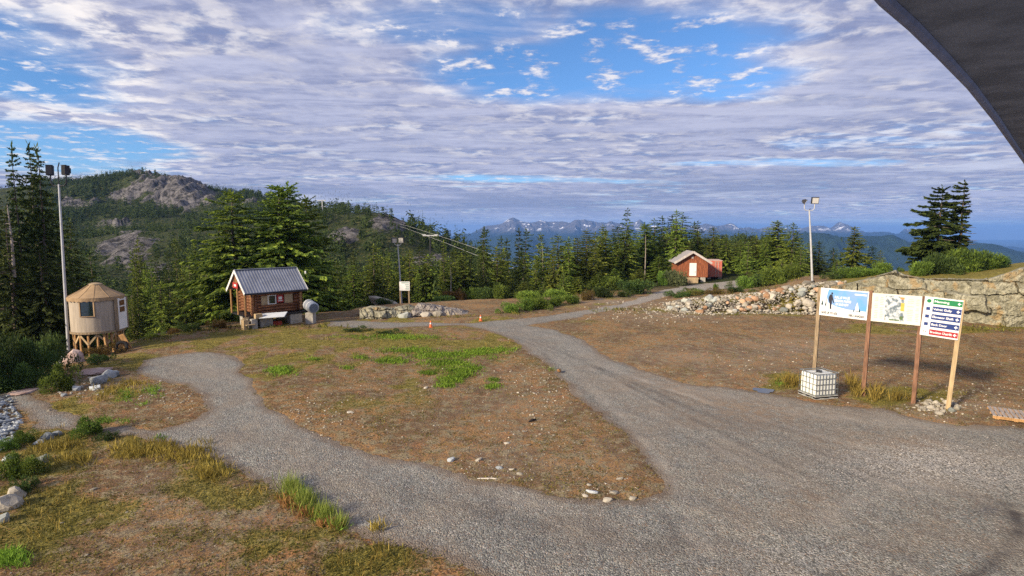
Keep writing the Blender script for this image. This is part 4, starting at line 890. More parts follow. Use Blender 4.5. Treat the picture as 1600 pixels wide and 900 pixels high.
# rock face at the right
def rock_face(name, pxs, rowb, rowt, label, m, seed, back=4.0, nu=420, nv=110, joint=1.7, amp=.55, cat='rock face', skew=.25, base_z=-.25):
    """a quarried face: rises from its foot line, top laps back onto the shelf behind"""
    u = np.linspace(0, 1, nu); px = pxs[0] + (pxs[-1] - pxs[0]) * u
    rb = np.interp(px, pxs, rowb); rt = np.interp(px, pxs, rowt)
    ft = np.array([tuple(on_z(a, b)) for a, b in zip(px, rb)]); top = np.array([at(a, b, y + .8).z for a, b, y in zip(px, rt, ft[:, 1])])
    v = np.linspace(0, 1, nv); vf = np.clip(v / .62, 0, 1); vb = np.clip((v - .62) / .38, 0, 1)
    U, V = np.meshgrid(u, v); arc = np.concatenate([[0], np.cumsum(np.linalg.norm(np.diff(ft[:, :2], axis=0), axis=1))])[None, :] + 0 * V
    hgt = vf[:, None] * top[None, :]
    X = ft[None, :, 0] * np.ones_like(V); Y = ft[None, :, 1] + .55 * vf[:, None] ** 2 + back * vb[:, None]
    # blocks: worley cells stretched like jointed granite
    g = np.random.default_rng(seed); W_ = arc[0, -1]; nb = int(W_ * 5 / joint)
    cx = g.uniform(-1, W_ + 1, nb); cz = g.uniform(-.5, 5, nb); co = g.uniform(0, 1, nb)
    ax_ = arc + skew * hgt; d1 = np.full(X.shape, 9e9); d2 = d1.copy(); o1 = np.zeros(X.shape)
    hh = hgt + vb[:, None] * 1.5
    wx = .25 * fbm(arc / .8, hh / .8, 3, seed); wz = .2 * fbm(arc / .8 + 9, hh / .8, 3, seed + 3)
    for a, b, c in zip(cx, cz, co):
        d = np.maximum(np.abs(ax_ + wx - a) * .72, np.abs(hh + wz - b) * 1.15) + .25 * (np.abs(ax_ - a) + np.abs(hh - b))
        nearer = d < d1; d2 = np.where(nearer, d1, np.minimum(d2, d)); d1 = np.where(nearer, d, d1); o1 = np.where(nearer, c, o1)
    jx = np.cumsum(g.uniform(.5, 1.0, 400) * joint * g.choice([.6, 1, 1.6, 2.2], 400)) - 2; jrow = g.uniform(-.8, .8, (6, 1))
    aw_ = ax_ + 1.6 * wx; hw_ = hh + 1.2 * wz + .10 * arc * .2
    lay = np.array([0, .9 + .2 * g.random(), 2.0 + .3 * g.random(), 3.0, 4.4, 9]) * (joint / 1.6); li_ = np.clip(np.searchsorted(lay, hw_) - 1, 0, 4)
    ash = aw_ + np.array([0, .8, 1.7, .4, 1.2])[li_]; ci = np.searchsorted(jx, ash); ci = np.clip(ci, 1, 399)
    dv = np.minimum(np.abs(ash - jx[ci - 1]), np.abs(jx[ci] - ash)); dh = np.minimum(np.abs(hw_ - lay[li_]), np.abs(lay[np.clip(li_ + 1, 0, 5)] - hw_)); o1 = g.uniform(0, 1, (400, 6))[ci, li_]
    d1 = 0; d2 = np.minimum(dv, dh * 1.2)
    crack = sstep(0, .07, d2 - d1) * (.45 + .55 * sstep(-.25, .25, fbm(arc / 1.6, hh / 1.6, 2, seed + 8))) + 0
    disp = amp * (o1 - .35) * sstep(0, .10, d2 - d1) + .22 * crack + .22 * (ridged(arc / 1.3, hh / 1.0, 4, seed + 12) - .6) + .20 * fbm(arc / .45, hh / .35, 4, seed + 5, .65) + .25 * fbm(arc / 3, hh / 3, 3, seed + 6)
    fw = (1 - vb[:, None]); Y = Y - disp * (.15 + fw * .85); Z = hgt + vb[:, None] * .05 * 0 + (disp - .2) * .35 * (vf[:, None] > .9) - 1.2 * vb[:, None] ** 3 + base_z * (V < .01)
    X = X * Y / ft[None, :, 1]
    II, JJ = np.meshgrid(np.arange(nv - 1), np.arange(nu - 1), indexing='ij'); q = np.stack([II * nu + JJ, II * nu + JJ + 1, (II + 1) * nu + JJ + 1, (II + 1) * nu + JJ], -1).reshape(-1, 4)
    o = link(name, np_mesh(name, np.stack([X, Y, Z], -1).reshape(-1, 3), q, smooth=False), None, m); return tag(o, label, cat)
rock_face('granite_outcrop', [1296, 1330, 1360, 1395, 1410, 1440, 1480, 1530, 1560, 1585, 1610, 1680, 1800], [489, 488, 490, 496, 498, 501, 504, 508, 509, 510, 511, 513, 518], [449, 440, 434, 424, 431, 437, 438, 437, 428, 419, 418, 416, 412],
          'long blocky cream granite rock face behind the sign boards', M_RW, 5, nu=640, joint=1.9)
# outcrop behind the cones
rock_face('rock_outcrop', [562, 580, 600, 612, 622, 640, 655], [497, 497, 497, 497, 496, 495, 494], [484, 479, 480, 482, 479, 475, 482], 'cream block rock outcrop left of the small white sign posts', M_RW, 15, back=3, nu=160, nv=60, joint=1.1, amp=.3)
rock_face('rock_outcrop', [640, 655, 680, 700, 715, 730, 738], [496, 495, 494, 493, 492, 491, 491], [487, 474, 478, 481, 484, 487, 490], 'dark grey rock outcrop right of the small white sign posts', rock_mat('dark_outcrop', (.20, .175, .16), (.34, .31, .28), (.08, .07, .06), 1.2, .9, rust=(.40, .33, .22)), 25, back=4, nu=200, nv=60, joint=.8, amp=.3)
rock_obj('boulder', *at(598, 470, 60)[:2], at(598, 470, 60).z - .2, (2.2, .9, .55), M_RP, 'pale slanting slab of rock above the cream outcrop', rz=.3)
for i, (px, row, s, m, lb) in enumerate([(632, 496, .5, M_RG, 'mossy grey-green boulder below the small white sign'), (650, 492, .45, M_RG, 'grey-green boulder right of the mossy one under the sign'), (620, 494, .38, M_RG, 'grey boulder left of the mossy one under the sign'), (664, 495, .4, M_RP, 'pale split boulder at the foot of the outcrop under the sign'), (684, 494, .42, M_RP, 'yellowish boulder in the middle of the dark outcrop foot'), (575, 497, .35, M_RP, 'pale boulder at the very end of the cream outcrop')]):
    p = on_z(px, row); rock_obj('boulder', p.x, p.y, gz(p.x, p.y) + s * .25, s * 1.3, m, lb)
# left side rocks
for (px, row, s, m, lb, fl) in [(113, 560, .75, M_RK, 'pink sunlit rock at the foot of the tall metal pole', .8), (92, 555, .45, M_RG, 'rounded grey rock left of the pink rock', .9), (150, 581, 1.0, M_RK, 'flat brown slab of rock in front of the yurt', .12), (38, 611, .8, M_RK, 'flat pinkish slab at the edge of the small path', .10),
                            (168, 590, .42, M_RB, 'pale blue-grey rock topping the line of stones on the bank', .8), (156, 597, .5, M_RB, 'largest blue-grey rock in the line of stones on the bank', .7), (180, 587, .28, M_RB, 'small pale rock at the upper end of the line of stones', .8), (120, 609, .24, M_RB, 'small pale blue rock lower on the bank beside the round shrub', .8), (150, 607, .3, M_RB, 'low grey rock below the line of stones on the bank', .6), (100, 618, .16, M_RB, 'little whitish rock at the edge of the small path', .6), (76, 640, .12, M_RP, 'lone pale stone beside the small path', .6),
                            (8, 795, .42, M_RP, 'large pale boulder at the left edge of the picture', .8), (22, 778, .30, M_RP, 'pale rounded boulder behind the large one at the left edge', .8), (4, 815, .22, M_RG, 'grey boulder in front of the large pale one at the left edge', .8), (66, 722, .28, M_RG, 'rounded grey rock between the shrubs', .7), (72, 683, .3, M_RB, 'pale blue rock below the small path', .6), (88, 678, .2, M_RB, 'small blue-grey rock nearest the junction shrub', .6), (12, 716, .26, M_RB, 'whitish rock beneath the tiny shrub', .5), (60, 690, .22, M_RB, 'grey stone between the yellow-green shrub and the path', .5)]:
    p = on_z(px, row); rock_obj('rock', p.x, p.y, gz(p.x, p.y) + s * fl * .3, (s, s * .8, s * fl), m, lb, cat='rock', rz=random.uniform(-.4, .4))
g = random.Random(5)
def fieldpts(n, cx, cy, rx, ry, s0, s1, off=0.0):
    out = []
    for _ in range(n):
        px, py = g.gauss(cx, rx), g.gauss(cy, ry); p = on_z(px, max(py, 445)); out.append((p.x, p.y, gz(p.x, p.y) + off, g.uniform(s0, s1)))
    return out
heap = []
for _ in range(900):
    px, py = g.uniform(-80, 34), g.uniform(618, 706); 
    if px > 34 - abs(py - 655) * .5: continue
    p = on_z(px, py); heap.append((p.x, p.y, gz(p.x, p.y) + .25 * max(0, 1 - (px + 20) / 50) * g.random(), g.uniform(.05, .16)))
stone_field('crushed_stone', heap, M_RB, 'heap of blue-grey crushed stone beside the small path', 'stone heap')
# named single stones
for (px, row, s, m, lb) in [(1231, 597, .13, M_RP, 'single white stone by the puddle left of the caged tank'), (748, 720, .12, M_RP, 'cream stone at the brown soil edge, largest of those near the gravel'), (704, 720, .15, M_RB, 'blue-grey flat stone on the brown soil edge'),
                        (780, 731, .12, M_RB, 'flat pale stone below the cream stone on the soil edge'), (800, 733, .11, M_RP, 'white flat stone lowest of the trio near the soil edge'), (792, 693, .12, M_RP, 'elongated white stone upslope of the soil edge trio'), (826, 696, .09, M_RP, 'white stone right of the elongated one'), (820, 675, .08, M_RP, 'little white stone upslope in the brown island'),
                        (812, 741, .1, M_RP, 'small round white stone close to the gravel'), (926, 770, .15, M_RB, 'pale flat stone at the tip of the brown island'), (948, 782, .15, M_RP, 'whitest flat stone at the tip of the brown island'), (958, 770, .15, M_RP, 'two-lobed pale stone at the tip of the brown island'), (988, 777, .12, M_RP, 'pointed white stone, last one towards the road at the island tip'), (914, 774, .09, M_RP, 'small white stone left of the pale flat stone at the tip'), (968, 749, .1, M_RP, 'pale stone just above the tip stones'), (920, 759, .09, M_RP, 'thin pale stone above the tip stones'),
                        (665, 608, .12, M_RP, 'white stone below the bright green patch'), (548, 646, .12, M_RP, 'white stone in the middle of the moss-brown ground'), (835, 613, .11, M_RP, 'pale stone by the right margin of the brown island'), (146, 766, .08, M_RP, 'white stone on the bare soil near the left shrubs'), (97, 816, .05, M_RP, 'white pebble low on the bare soil'), (230, 745, .05, M_RP, 'white pebble in the middle of the bare soil'), (198, 800, .05, M_RP, 'small white pebble right of centre of the bare soil'), (135, 868, .05, M_RP, 'bright pebble near the bottom of the bare soil'), (270, 903, .05, M_RP, 'pebble at the bottom edge')]:
    if row > 899: continue
    p = on_z(px, row); rock_obj('stone', p.x, p.y, gz(p.x, p.y) + s * .15, (s * 1.3, s * .8, s * .4), m, lb, cat='stone', rz=random.uniform(-.5, .5))
# general loose stones on the soil
pts = fieldpts(380, 800, 690, 110, 50, .010, .032) + fieldpts(70, 940, 760, 50, 14, .012, .04) + fieldpts(120, 740, 735, 70, 12, .012, .04) + fieldpts(400, 250, 800, 150, 60, .007, .02) + fieldpts(300, 850, 590, 30, 40, .02, .07) + fieldpts(350, 1020, 485, 60, 9, .05, .14) + fieldpts(400, 1250, 560, 180, 30, .02, .07) \
    + fieldpts(170, 1462, 638, 22, 6, .03, .09) + fieldpts(200, 1530, 620, 60, 20, .02, .06) + fieldpts(260, 620, 600, 150, 45, .02, .05) + fieldpts(160, 470, 655, 40, 20, .02, .06) + fieldpts(150, 260, 615, 40, 16, .02, .07) + fieldpts(100, 130, 600, 30, 10, .04, .10)
pts = [q for q in pts if q[1] < 80 and abs(q[0]) < 1.4 * q[1]]
qa = np.array(pts); sdq = bilin(np.vstack([SD, np.full((NYY - NR, NU), -9.)]), qa[:, 0], qa[:, 1])
pts = [q for q, s in zip(pts, sdq) if s < .25]
stone_field('loose_stones', pts, M_RP, 'loose pale stones strewn over the brown soil', 'stones')
pts = fieldpts(2600, 1450, 722, 110, 22, .012, .035, .015) + fieldpts(2600, 1150, 780, 330, 90, .006, .02, .01) + fieldpts(900, 600, 790, 160, 50, .006, .018, .01)
pts = [q for q in pts if 8 < q[1] < 60 and abs(q[0]) < 1.4 * q[1]]
qa = np.array(pts); sdq = bilin(np.vstack([SD, np.full((NYY - NR, NU), -9.)]), qa[:, 0], qa[:, 1])
pts = [q for q, s in zip(pts, sdq) if s > .2]
stone_field('gravel', pts, rock_mat('gravel_bits', (.20, .19, .18), (.36, .34, .32), (.10, .09, .09), 3, .3, isl=True), 'coarser bits of gravel lying on the yard', 'gravel')
for i, (px, row) in enumerate([(1447, 634), (1455, 640), (1466, 636), (1474, 645), (1487, 643), (1496, 640), (1461, 631), (1478, 630), (1443, 642), (1452, 629), (1468, 648), (1490, 634)]):
    p = on_z(px, row); s = random.uniform(.12, .2); rock_obj('stone', p.x, p.y, gz(p.x, p.y) + s * .3, s, random.choice([M_RP, M_RG, M_RP]), 'pale stone in the ring piled round the last sign post', 'stones piled round the last sign post', cat='stone')

# ------------------------------------------------------------------ grasses (uncountable)
def blades(pts, hmin, hmax, n_each, spread, w, mat_, name, label, lean=.5):
    g = np.random.default_rng(hash(name) % 1000 if False else len(name) * 7)
    P_ = np.repeat(np.asarray(pts), n_each, 0); n = len(P_)
    b = P_[:, :3].copy(); b[:, :2] += g.normal(0, spread, (n, 2)) * P_[:, 3:4]
    d = np.stack([g.normal(0, lean, n), g.normal(0, lean, n), np.ones(n)], 1); ln = g.uniform(hmin, hmax, n) * P_[:, 3]
    v, f = kites(b, d, ln, np.full(n, w) * P_[:, 3] * g.uniform(.6, 1.4, n), np.array([.3, .9, .1]), g.uniform(-1.5, 1.5, n))
    o = link(name, np_mesh(name, v, f), None, mat_); return tag(o, label, 'grass', kind='stuff')
M_DRY = leaf_mat('dry_grass', (.20, .165, .03), (.52, .42, .09), 1)
M_GRN = leaf_mat('fresh_weeds', (.10, .19, .018), (.28, .45, .05), 1)
M_OLV = leaf_mat('moss_and_weeds', (.09, .088, .02), (.26, .225, .05), 1)
def veg_points(n, thr, ymax=52, smin=.7, smax=1.4):
    g = np.random.default_rng(n); Y = np.exp(g.uniform(math.log(10.5), math.log(ymax), n)); X = g.uniform(-1.02, 1.02, n) * Y
    v = vegw(X, Y); sd = gravel_sd(X, Y); k = (g.random(n) < (v - thr) * 1.0) & (sd < .1)
    X, Y = X[k], Y[k]; return np.stack([X, Y, bilin(TZ, X, Y) - .01, g.uniform(smin, smax, len(X))], 1)
blades(veg_points(120000, -.10), .02, .08, 5, .07, .020, M_OLV, 'ground_weeds', 'olive moss and weeds matting the brown soil', 1.1)
blades(veg_points(16000, .42), .08, .26, 5, .05, .018, M_DRY, 'dry_grass', 'straw coloured grass tufts on the soil', .35)
def cluster(lst, n):
    out = []
    for (cx, cy, rx, ry) in lst:
        for _ in range(max(3, int(n * rx * ry / 400))):
            px, py = random.gauss(cx, rx * .5), random.gauss(cy, ry * .5); p = on_z(px, py)
            if abs(px - cx) > rx * 1.3 or abs(py - cy) > ry * 1.3: continue
            out.append((p.x, p.y, gz(p.x, p.y) - .01, random.uniform(.7, 1.5)))
    return out
green = [(640, 548, 50, 4), (690, 555, 60, 6), (750, 550, 40, 5), (785, 546, 20, 3), (610, 563, 30, 5), (700, 568, 40, 6), (720, 578, 30, 5), (705, 592, 20, 8), (695, 603, 14, 4), (725, 585, 18, 4), (768, 602, 12, 4), (770, 592, 9, 3), (565, 559, 10, 3), (438, 580, 22, 7), (490, 562, 10, 3), (545, 575, 8, 3), (620, 528, 80, 4), (740, 574, 20, 3), (668, 582, 14, 3)]
blades(cluster(green, 420), .06, .17, 9, .10, .026, M_GRN, 'ground_cover', 'bright green low leafy patch on the brown island', .8)
green2 = [(200, 622, 14, 10), (225, 632, 8, 4), (160, 660, 20, 5), (195, 661, 9, 4), (465, 775, 22, 16), (500, 800, 16, 10), (530, 820, 12, 7), (860, 575, 8, 3), (240, 612, 14, 10), (10, 875, 30, 16), (1220, 600, 14, 4), (770, 560, 20, 4), (250, 684, 8, 4)]
blades(cluster(green2, 110), .06, .20, 8, .07, .018, M_GRN, 'green_weeds', 'fresh green weeds beside the tracks', .6)
tall = [(455, 765, 14, 12), (480, 788, 18, 12), (505, 806, 16, 8), (530, 822, 10, 6)]
blades(cluster(tall, 160), .16, .42, 9, .06, .009, leaf_mat('tall_green_grass', (.14, .18, .03), (.38, .42, .09), 1), 'tall_grass', 'tall green grass clump at the edge of the near gravel road', .28)
blades(cluster([(455, 785, 22, 12), (480, 803, 20, 9), (515, 822, 18, 7)], 80), .08, .22, 8, .06, .02, leaf_mat('orange_straw', (.28, .17, .045), (.60, .40, .12), 1), 'straw_grass', 'orange dry straw at the base of the tall grass clump', .5)
blades(cluster([(245, 705, 40, 14), (290, 712, 50, 18), (200, 710, 30, 14), (330, 740, 30, 12), (185, 608, 30, 12), (215, 600, 26, 10), (160, 625, 14, 8), (90, 700, 40, 10), (120, 720, 30, 10), (590, 825, 12, 6)], 60), .10, .30, 8, .06, .018, M_DRY, 'yellow_grass', 'yellow grass clumps bordering the gravel paths', .4)
blades(cluster([(1338, 612, 10, 8), (1368, 616, 12, 10), (1404, 624, 12, 6), (1235, 600, 20, 8), (1330, 600, 10, 6), (1420, 626, 6, 4)], 120), .15, .55, 8, .06, .02, M_DRY, 'straw_tufts', 'straw coloured grass tufts around the sign posts', .35)
blades(cluster([(1180, 466, 100, 10), (1240, 450, 50, 6), (1200, 487, 90, 4), (1130, 491, 60, 3), (1420, 506, 100, 5), (1550, 514, 60, 5), (960, 484, 70, 5), (430, 510, 70, 4), (330, 516, 60, 6), (700, 496, 60, 2), (240, 530, 40, 6), (520, 511, 60, 3), (800, 490, 40, 3)], 40), .08, .30, 7, .12, .05, M_OLV, 'verge_grass', 'olive grass verge along the rocks and tracks', .7)
# ------------------------------------------------------------------ built things
M_STEEL = mat('galvanised_pole', (.46, .47, .48), .6, 0.0, .08, 3, .1, 20)
M_DARK = mat('dark_metal', (.035, .035, .04), .5, .4, .1)
M_LENS = mat('lamp_glass', (.55, .53, .48), .15, 0, .05, spec=.6)
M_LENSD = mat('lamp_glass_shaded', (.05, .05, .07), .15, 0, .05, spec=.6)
M_POST = mat('weathered_timber', (.36, .27, .17), .9, var=.25, scale=4, bump=.4, stretch=(6, 6, .6))
M_POSTR = mat('red_brown_timber', (.27, .145, .09), .9, var=.25, scale=4, bump=.4, stretch=(6, 6, .6))
M_PINE = mat('fresh_timber', (.50, .37, .21), .85, var=.15, scale=4, bump=.3, stretch=(6, 6, .6))
M_ORANGEW = mat('orange_timber', (.45, .26, .11), .85, var=.2, scale=4, bump=.3, stretch=(5, 5, 1))
M_WHITE = mat('white_paint', (.78, .78, .76), .5, var=.05, scale=3)
M_CONC = mat('concrete', (.42, .40, .36), .95, var=.15, scale=5, bump=.4)
M_BLACK = mat('black_plastic', (.02, .02, .022), .5, var=.05)
M_CANV = mat('beige_canvas', (.37, .255, .145), .9, var=.08, scale=2.5, bump=.3, stretch=(1, 1, .3))
M_CANW = mat('pale_canvas', (.42, .36, .285), .9, var=.14, scale=2.2, bump=.4, stretch=(2.5, 2.5, .25))
M_GLASS = mat('dark_window', (.018, .03, .026), .12, 0, .3, 5, spec=.8, stretch=(1, 1, 3))
M_LOG = mat('stained_logs', (.26, .11, .05), .7, var=.3, scale=3, bump=.5, stretch=(.6, 3, 3))
M_RED = mat('red_paint', (.42, .035, .03), .6, var=.15, scale=4)
M_ROOF = mat('grey_metal_roof', (.30, .32, .37), .42, .35, .10, 1.2, .05)
M_TAN = mat('plywood', (.44, .33, .20), .85, var=.12, scale=3, bump=.2)
M_SILV = mat('silver_tank_paint', (.42, .47, .56), .35, .5, .12, 3)
M_CEDAR = mat('red_brown_cladding', (.36, .12, .055), .8, var=.30, scale=2.5, bump=.5, stretch=(5, 5, .5))
M_CONT = mat('red_container_paint', (.55, .12, .085), .6, var=.30, scale=3, col2=(.42, .22, .16))
M_FASC = mat('pale_fascia', (.55, .50, .47), .8, var=.12, scale=3)
M_ORG = mat('cone_orange', (.75, .16, .05), .6, var=.05)
def world_children(o, root):       # part meshes are built in world space: hang them under a root that sits at the thing's base
    o.parent = root; o.matrix_parent_inverse = Matrix.Translation(root.location).inverted() if root.rotation_euler.z == 0 else root.matrix_basis.inverted(); return o

# --- floodlight poles
def flood_pole(px, bot, top, Y, r, label, heads, arm=.55, toppx=None, lens_mat=M_LENS, tip=True):
    b = at(px, bot, Y); tpt = at(toppx if toppx is not None else px, top, Y); b.z -= .1
    root = empty('floodlight_pole', b, 0, label, 'floodlight pole', 'floodlight poles'); T = tpt - b
    mb = MB(); mb.tube([(0, 0, -.5), T * .5, T], [r, r * .85, r * .6], 12).build('pole', M_STEEL, root, smooth=False)
    MB().tube([(0, 0, -.02), (0, 0, .12)], r * 1.8, 12).build('base_plate', M_DARK, root)
    A = T - Vector((0, 0, heads['drop']))
    mb = MB()
    for s in (-1, 1):
        w = arm * s
        mb.tube([A, A + Vector((w * .7, 0, .02)), A + Vector((w * .97, 0, .18)), A + Vector((w, 0, heads['rise']))], r * .42, 6)
    mb.build('crossarm', M_DARK if heads['dark'] else M_STEEL, root)
    for s, (hw, hh, yaw, tilt) in zip((-1, 1), heads['size']):
        c = A + Vector((arm * s, 0, heads['rise'] + hh * .5))
        h = MB(); h.box((0, 0, 0), (hw, .22, hh)); h.box((0, .16, 0), (hw * .6, .14, hh * .55)); h.box((0, -.12, hh * .5), (hw * 1.05, .10, .03))
        o = h.build('floodlight', M_DARK, root); o.location = c; o.rotation_euler = (tilt, 0, yaw)
        l = MB(); l.box((0, -.125, 0), (hw * .86, .03, hh * .84)); lo = l.build('lens', lens_mat, o)
        if heads['dark']:
            gq = MB()
            for k in range(6): gq.box((hw * (-.36 + .145 * k), -.15, 0), (.02, .02, hh * .85))
            gq.build('guard', M_BLACK, o)
    if tip: MB().tube([T - Vector((0, 0, .1)), T + Vector((.02, 0, .9 * (1 if heads['dark'] else 0) + .05)), T + Vector((.12, 0, 1.15 * (1 if heads['dark'] else 0) + .1))], r * .35, 6).build('mast', M_DARK, root)
    return root
flood_pole(107, 549, 288, 33, .085, 'tall metal pole with two dark floodlights beside the yurt', dict(drop=.1, rise=.62, dark=True, size=[(.34, .56, .35, -.1), (.34, .56, -.25, -.05)]), arm=.46, toppx=92, lens_mat=M_LENSD)
flood_pole(628, 474, 381, 60, .09, 'slender pole with pale floodlights rising behind the small white sign', dict(drop=.15, rise=.25, dark=False, size=[(.55, .55, .5, .2), (.6, .6, -.2, .15)]), arm=.38, toppx=621.5)
flood_pole(1270, 439, 328, 52.5, .10, 'grey pole with two floodlights on the rubble bank above the ski poster', dict(drop=.05, rise=.62, dark=False, size=[(.40, .42, 1.1, .5), (.62, .60, -.1, .15)]), arm=.48, toppx=1264.5)

# --- chairlift tower, cables
p = at(673, 408, 170); q = at(672, 368, 170)
root = empty('lift_tower', p, 0, 'grey lift tower with pale crossarm carrying cables down the middle hill', 'lift tower')
MB().tube([(0, 0, -4), q - p], [.30, .22], 10).build('tower_tube', M_DARK, root)
m_ = MB(); T = q - p; m_.beam(T + Vector((-2.2, 0, 0)), T + Vector((2.2, .0, 0)), .35); m_.build('crossarm', M_STEEL, root)
for s in (-1, 1): MB().box(T + Vector((1.9 * s, 0, .30)), (1.2, .2, .2)).build('sheave_train', M_STEEL, root)
def cable(pts, r, name, label, cat='cable', group=None):
    P3 = [at(*a) for a in pts]; o = P3[0].copy(); mb = MB(); mb.tube([c - o for c in P3], r, 5); ob = mb.build(name, M_STEEL); ob.location = o; return tag(ob, label, cat, group)
cable([(598, 346, 208), (635, 357, 190), (664, 367.5, 170), (700, 381, 150), (740, 397, 130), (790, 414, 112), (832, 430, 96)], .028, 'lift_cable', 'lower lift cable running down from the middle hill', group='lift cables over the middle hill')
cable([(604, 344, 210), (640, 354, 191), (680, 366.5, 171), (715, 378, 151), (755, 392, 131), (800, 411, 112), (832, 422, 97)], .028, 'lift_cable', 'upper lift cable running down from the middle hill', group='lift cables over the middle hill')
p = at(504, 333, 224); root = empty('lift_tower', p, 0, 'pale frame of a distant lift tower among trees on the skyline', 'lift tower'); 
m_ = MB(); m_.beam((0, 0, -3), (0, 0, 5), .3); m_.build('tower_tube', M_STEEL, root); m_ = MB(); m_.beam((-1.8, 0, 5), (1.4, 0, 5.0), .3); m_.beam((-1.6, 0, 2.6), (1.3, 0, 2.6), .15); m_.build('crossarm', M_STEEL, root)

# --- yurt
Yy = 34.0; yc = at(154, 514, Yy); R0 = 1.36; zb = yc.z; zt = at(152, 463, Yy).z; za = at(152, 444, Yy).z; gyz = gz(yc.x, Yy)
yr = empty('yurt', (yc.x, Yy, gyz), R(-4), 'round beige canvas yurt on a timber platform on the slope', 'yurt'); z0 = zb - gyz; z1 = zt - gyz; z2 = za - gyz
def ring(r, z, n=48, a0=0, a1=2 * math.pi, closed=True): return [Vector((r * math.cos(a0 + (a1 - a0) * k / n), r * math.sin(a0 + (a1 - a0) * k / n), z)) for k in range(n + (0 if closed else 1))]
def loft(rings, closed=True):
    mb = MB(); vs = [[mb.bm.verts.new(p) for p in r] for r in rings]
    for a, b in zip(vs, vs[1:]):
        n = len(a)
        for k in range(n if closed else n - 1): mb.bm.faces.new((a[k], a[(k + 1) % n], b[(k + 1) % n], b[k]))
    return mb
rw = lambda k: R0 * (1 + .006 * math.sin(k * 17))
loft([[Vector((rw(k) * math.cos(2 * math.pi * k / 64), rw(k) * math.sin(2 * math.pi * k / 64), z)) for k in range(64)] for z in (z0 + .02, z0 + .5, z0 + 1.2, z1 + .1)]).build('wall', M_CANW, yr, smooth=True)
rf = loft([[Vector(((R0 + .09) * (1 + .010 * math.sin(k * 5.3)) * math.cos(2 * math.pi * k / 64), (R0 + .09) * (1 + .01 * math.sin(k * 5.3)) * math.sin(2 * math.pi * k / 64), z1 - .17 + .03 * math.sin(k * 3.1))) for k in range(64)], ring(R0 + .1, z1 + .04, 64), ring(R0 * .6, z1 + (z2 - z1) * .52, 64), ring(.34, z2 - .03, 64)]).build('roof', M_CANV, yr, smooth=False)
sm = MB()
for k in range(12):
    a = k * math.pi / 6 + .1; sm.tube([((R0 + .1) * math.cos(a), (R0 + .1) * math.sin(a), z1 + .045), (R0 * .6 * math.cos(a), R0 * .6 * math.sin(a), z1 + (z2 - z1) * .52 + .008), (.34 * math.cos(a), .34 * math.sin(a), z2 - .02)], .012, 5)
sm.build('seams', M_CANV, rf)
loft([ring(.36, z2 - .06, 32), ring(.37, z2 + .03, 32), ring(.2, z2 + .10, 32), ring(.01, z2 + .12, 32)]).build('crown_ring', M_TAN, rf)
# window facing the camera, a little left
def wall_patch(a0, a1, zA, zB, r, n=10): return loft([ring(r, zA, n, a0, a1, False), ring(r, zB, n, a0, a1, False)], closed=False)
aw = R(-70); 
wn_ = wall_patch(aw - .25, aw + .25, z0 + 1.00, z0 + 1.86, R0 + .025).build('window', M_GLASS, yr)
fr = MB()
for s in (-1, 1):
    a = aw + .26 * s; fr.beam((math.cos(a) * (R0 + .03), math.sin(a) * (R0 + .03), z0 + .95), (math.cos(a) * (R0 + .03), math.sin(a) * (R0 + .03), z0 + 1.93), .06)
for z in (z0 + .96, z0 + 1.92): fr.tube(ring(R0 + .03, z, 10, aw - .27, aw + .27, False), .03, 6)
fr.build('frame', M_CANV, wn_)
ad = R(11); dr = MB(); dc = Vector((math.cos(ad) * (R0 + .02), math.sin(ad) * (R0 + .02), 0)); tdir = Vector((-math.sin(ad), math.cos(ad), 0)); nd_ = Vector((math.cos(ad), math.sin(ad), 0))
def obox(c, t_, n_, w, d, h):
    t_ = t_ * w / 2; n_ = n_ * d / 2; u = Vector((0, 0, h / 2)); c = Vector(c)
    return [c - t_ - n_ - u, c + t_ - n_ - u, c + t_ + n_ - u, c - t_ + n_ - u, c - t_ - n_ + u, c + t_ - n_ + u, c + t_ + n_ + u, c - t_ + n_ + u]
door = MB().hexa(obox(dc + Vector((0, 0, z0 + .97)), tdir, nd_, .95, .10, 1.9)).build('door', M_WHITE, yr)
pn = MB(); [pn.hexa(obox(dc + nd_ * .055 + Vector((0, 0, z0 + z)), tdir, nd_, .26 * 2, .02, .32)) for z in (1.62, 1.22)]; pn.build('pane', M_GLASS, door)
df = MB(); [df.hexa(obox(dc + tdir * .53 * s + Vector((0, 0, z0 + .97)), tdir, nd_, .10, .16, 2.0)) for s in (-1, 1)]; df.build('door_frame', M_POST, yr)
loft([ring(R0 + .06, z0 - .10, 48), ring(R0 + .06, z0 + .015, 48), ring(.01, z0 + .016, 48)]).build('platform', M_POST, yr)
br = MB(); n_l = 9
for k in range(n_l):
    a = R(-140 + 175 * k / (n_l - 1)); c = Vector((math.cos(a) * R0 * .9, math.sin(a) * R0 * .9, 0)); zg = gz(yc.x + c.x, Yy + c.y) - gyz
    MB().beam(c + Vector((0, 0, z0 - .1)), c + Vector((0, 0, zg - .4)), .09).build('leg', M_ORANGEW, yr)
    if k < n_l - 1:
        a2 = R(-140 + 175 * (k + 1) / (n_l - 1)); d_ = Vector((math.cos(a2) * R0 * .91, math.sin(a2) * R0 * .91, 0))
        zA, zB = z0 - .15, z0 - .75
        if k % 2: zA, zB = zB, zA
        MB().beam(c * 1.02 + Vector((0, 0, zA)), d_ * 1.02 + Vector((0, 0, zB)), .05, .10).build('brace', M_PINE, yr)
for k in range(3): MB().beam((1.0 + .12 * k, -.8 + .4 * k, z0 - .1), (1.4 + .05 * k, -1.0 + .4 * k, -.4), .10).build('prop', M_ORANGEW, yr)
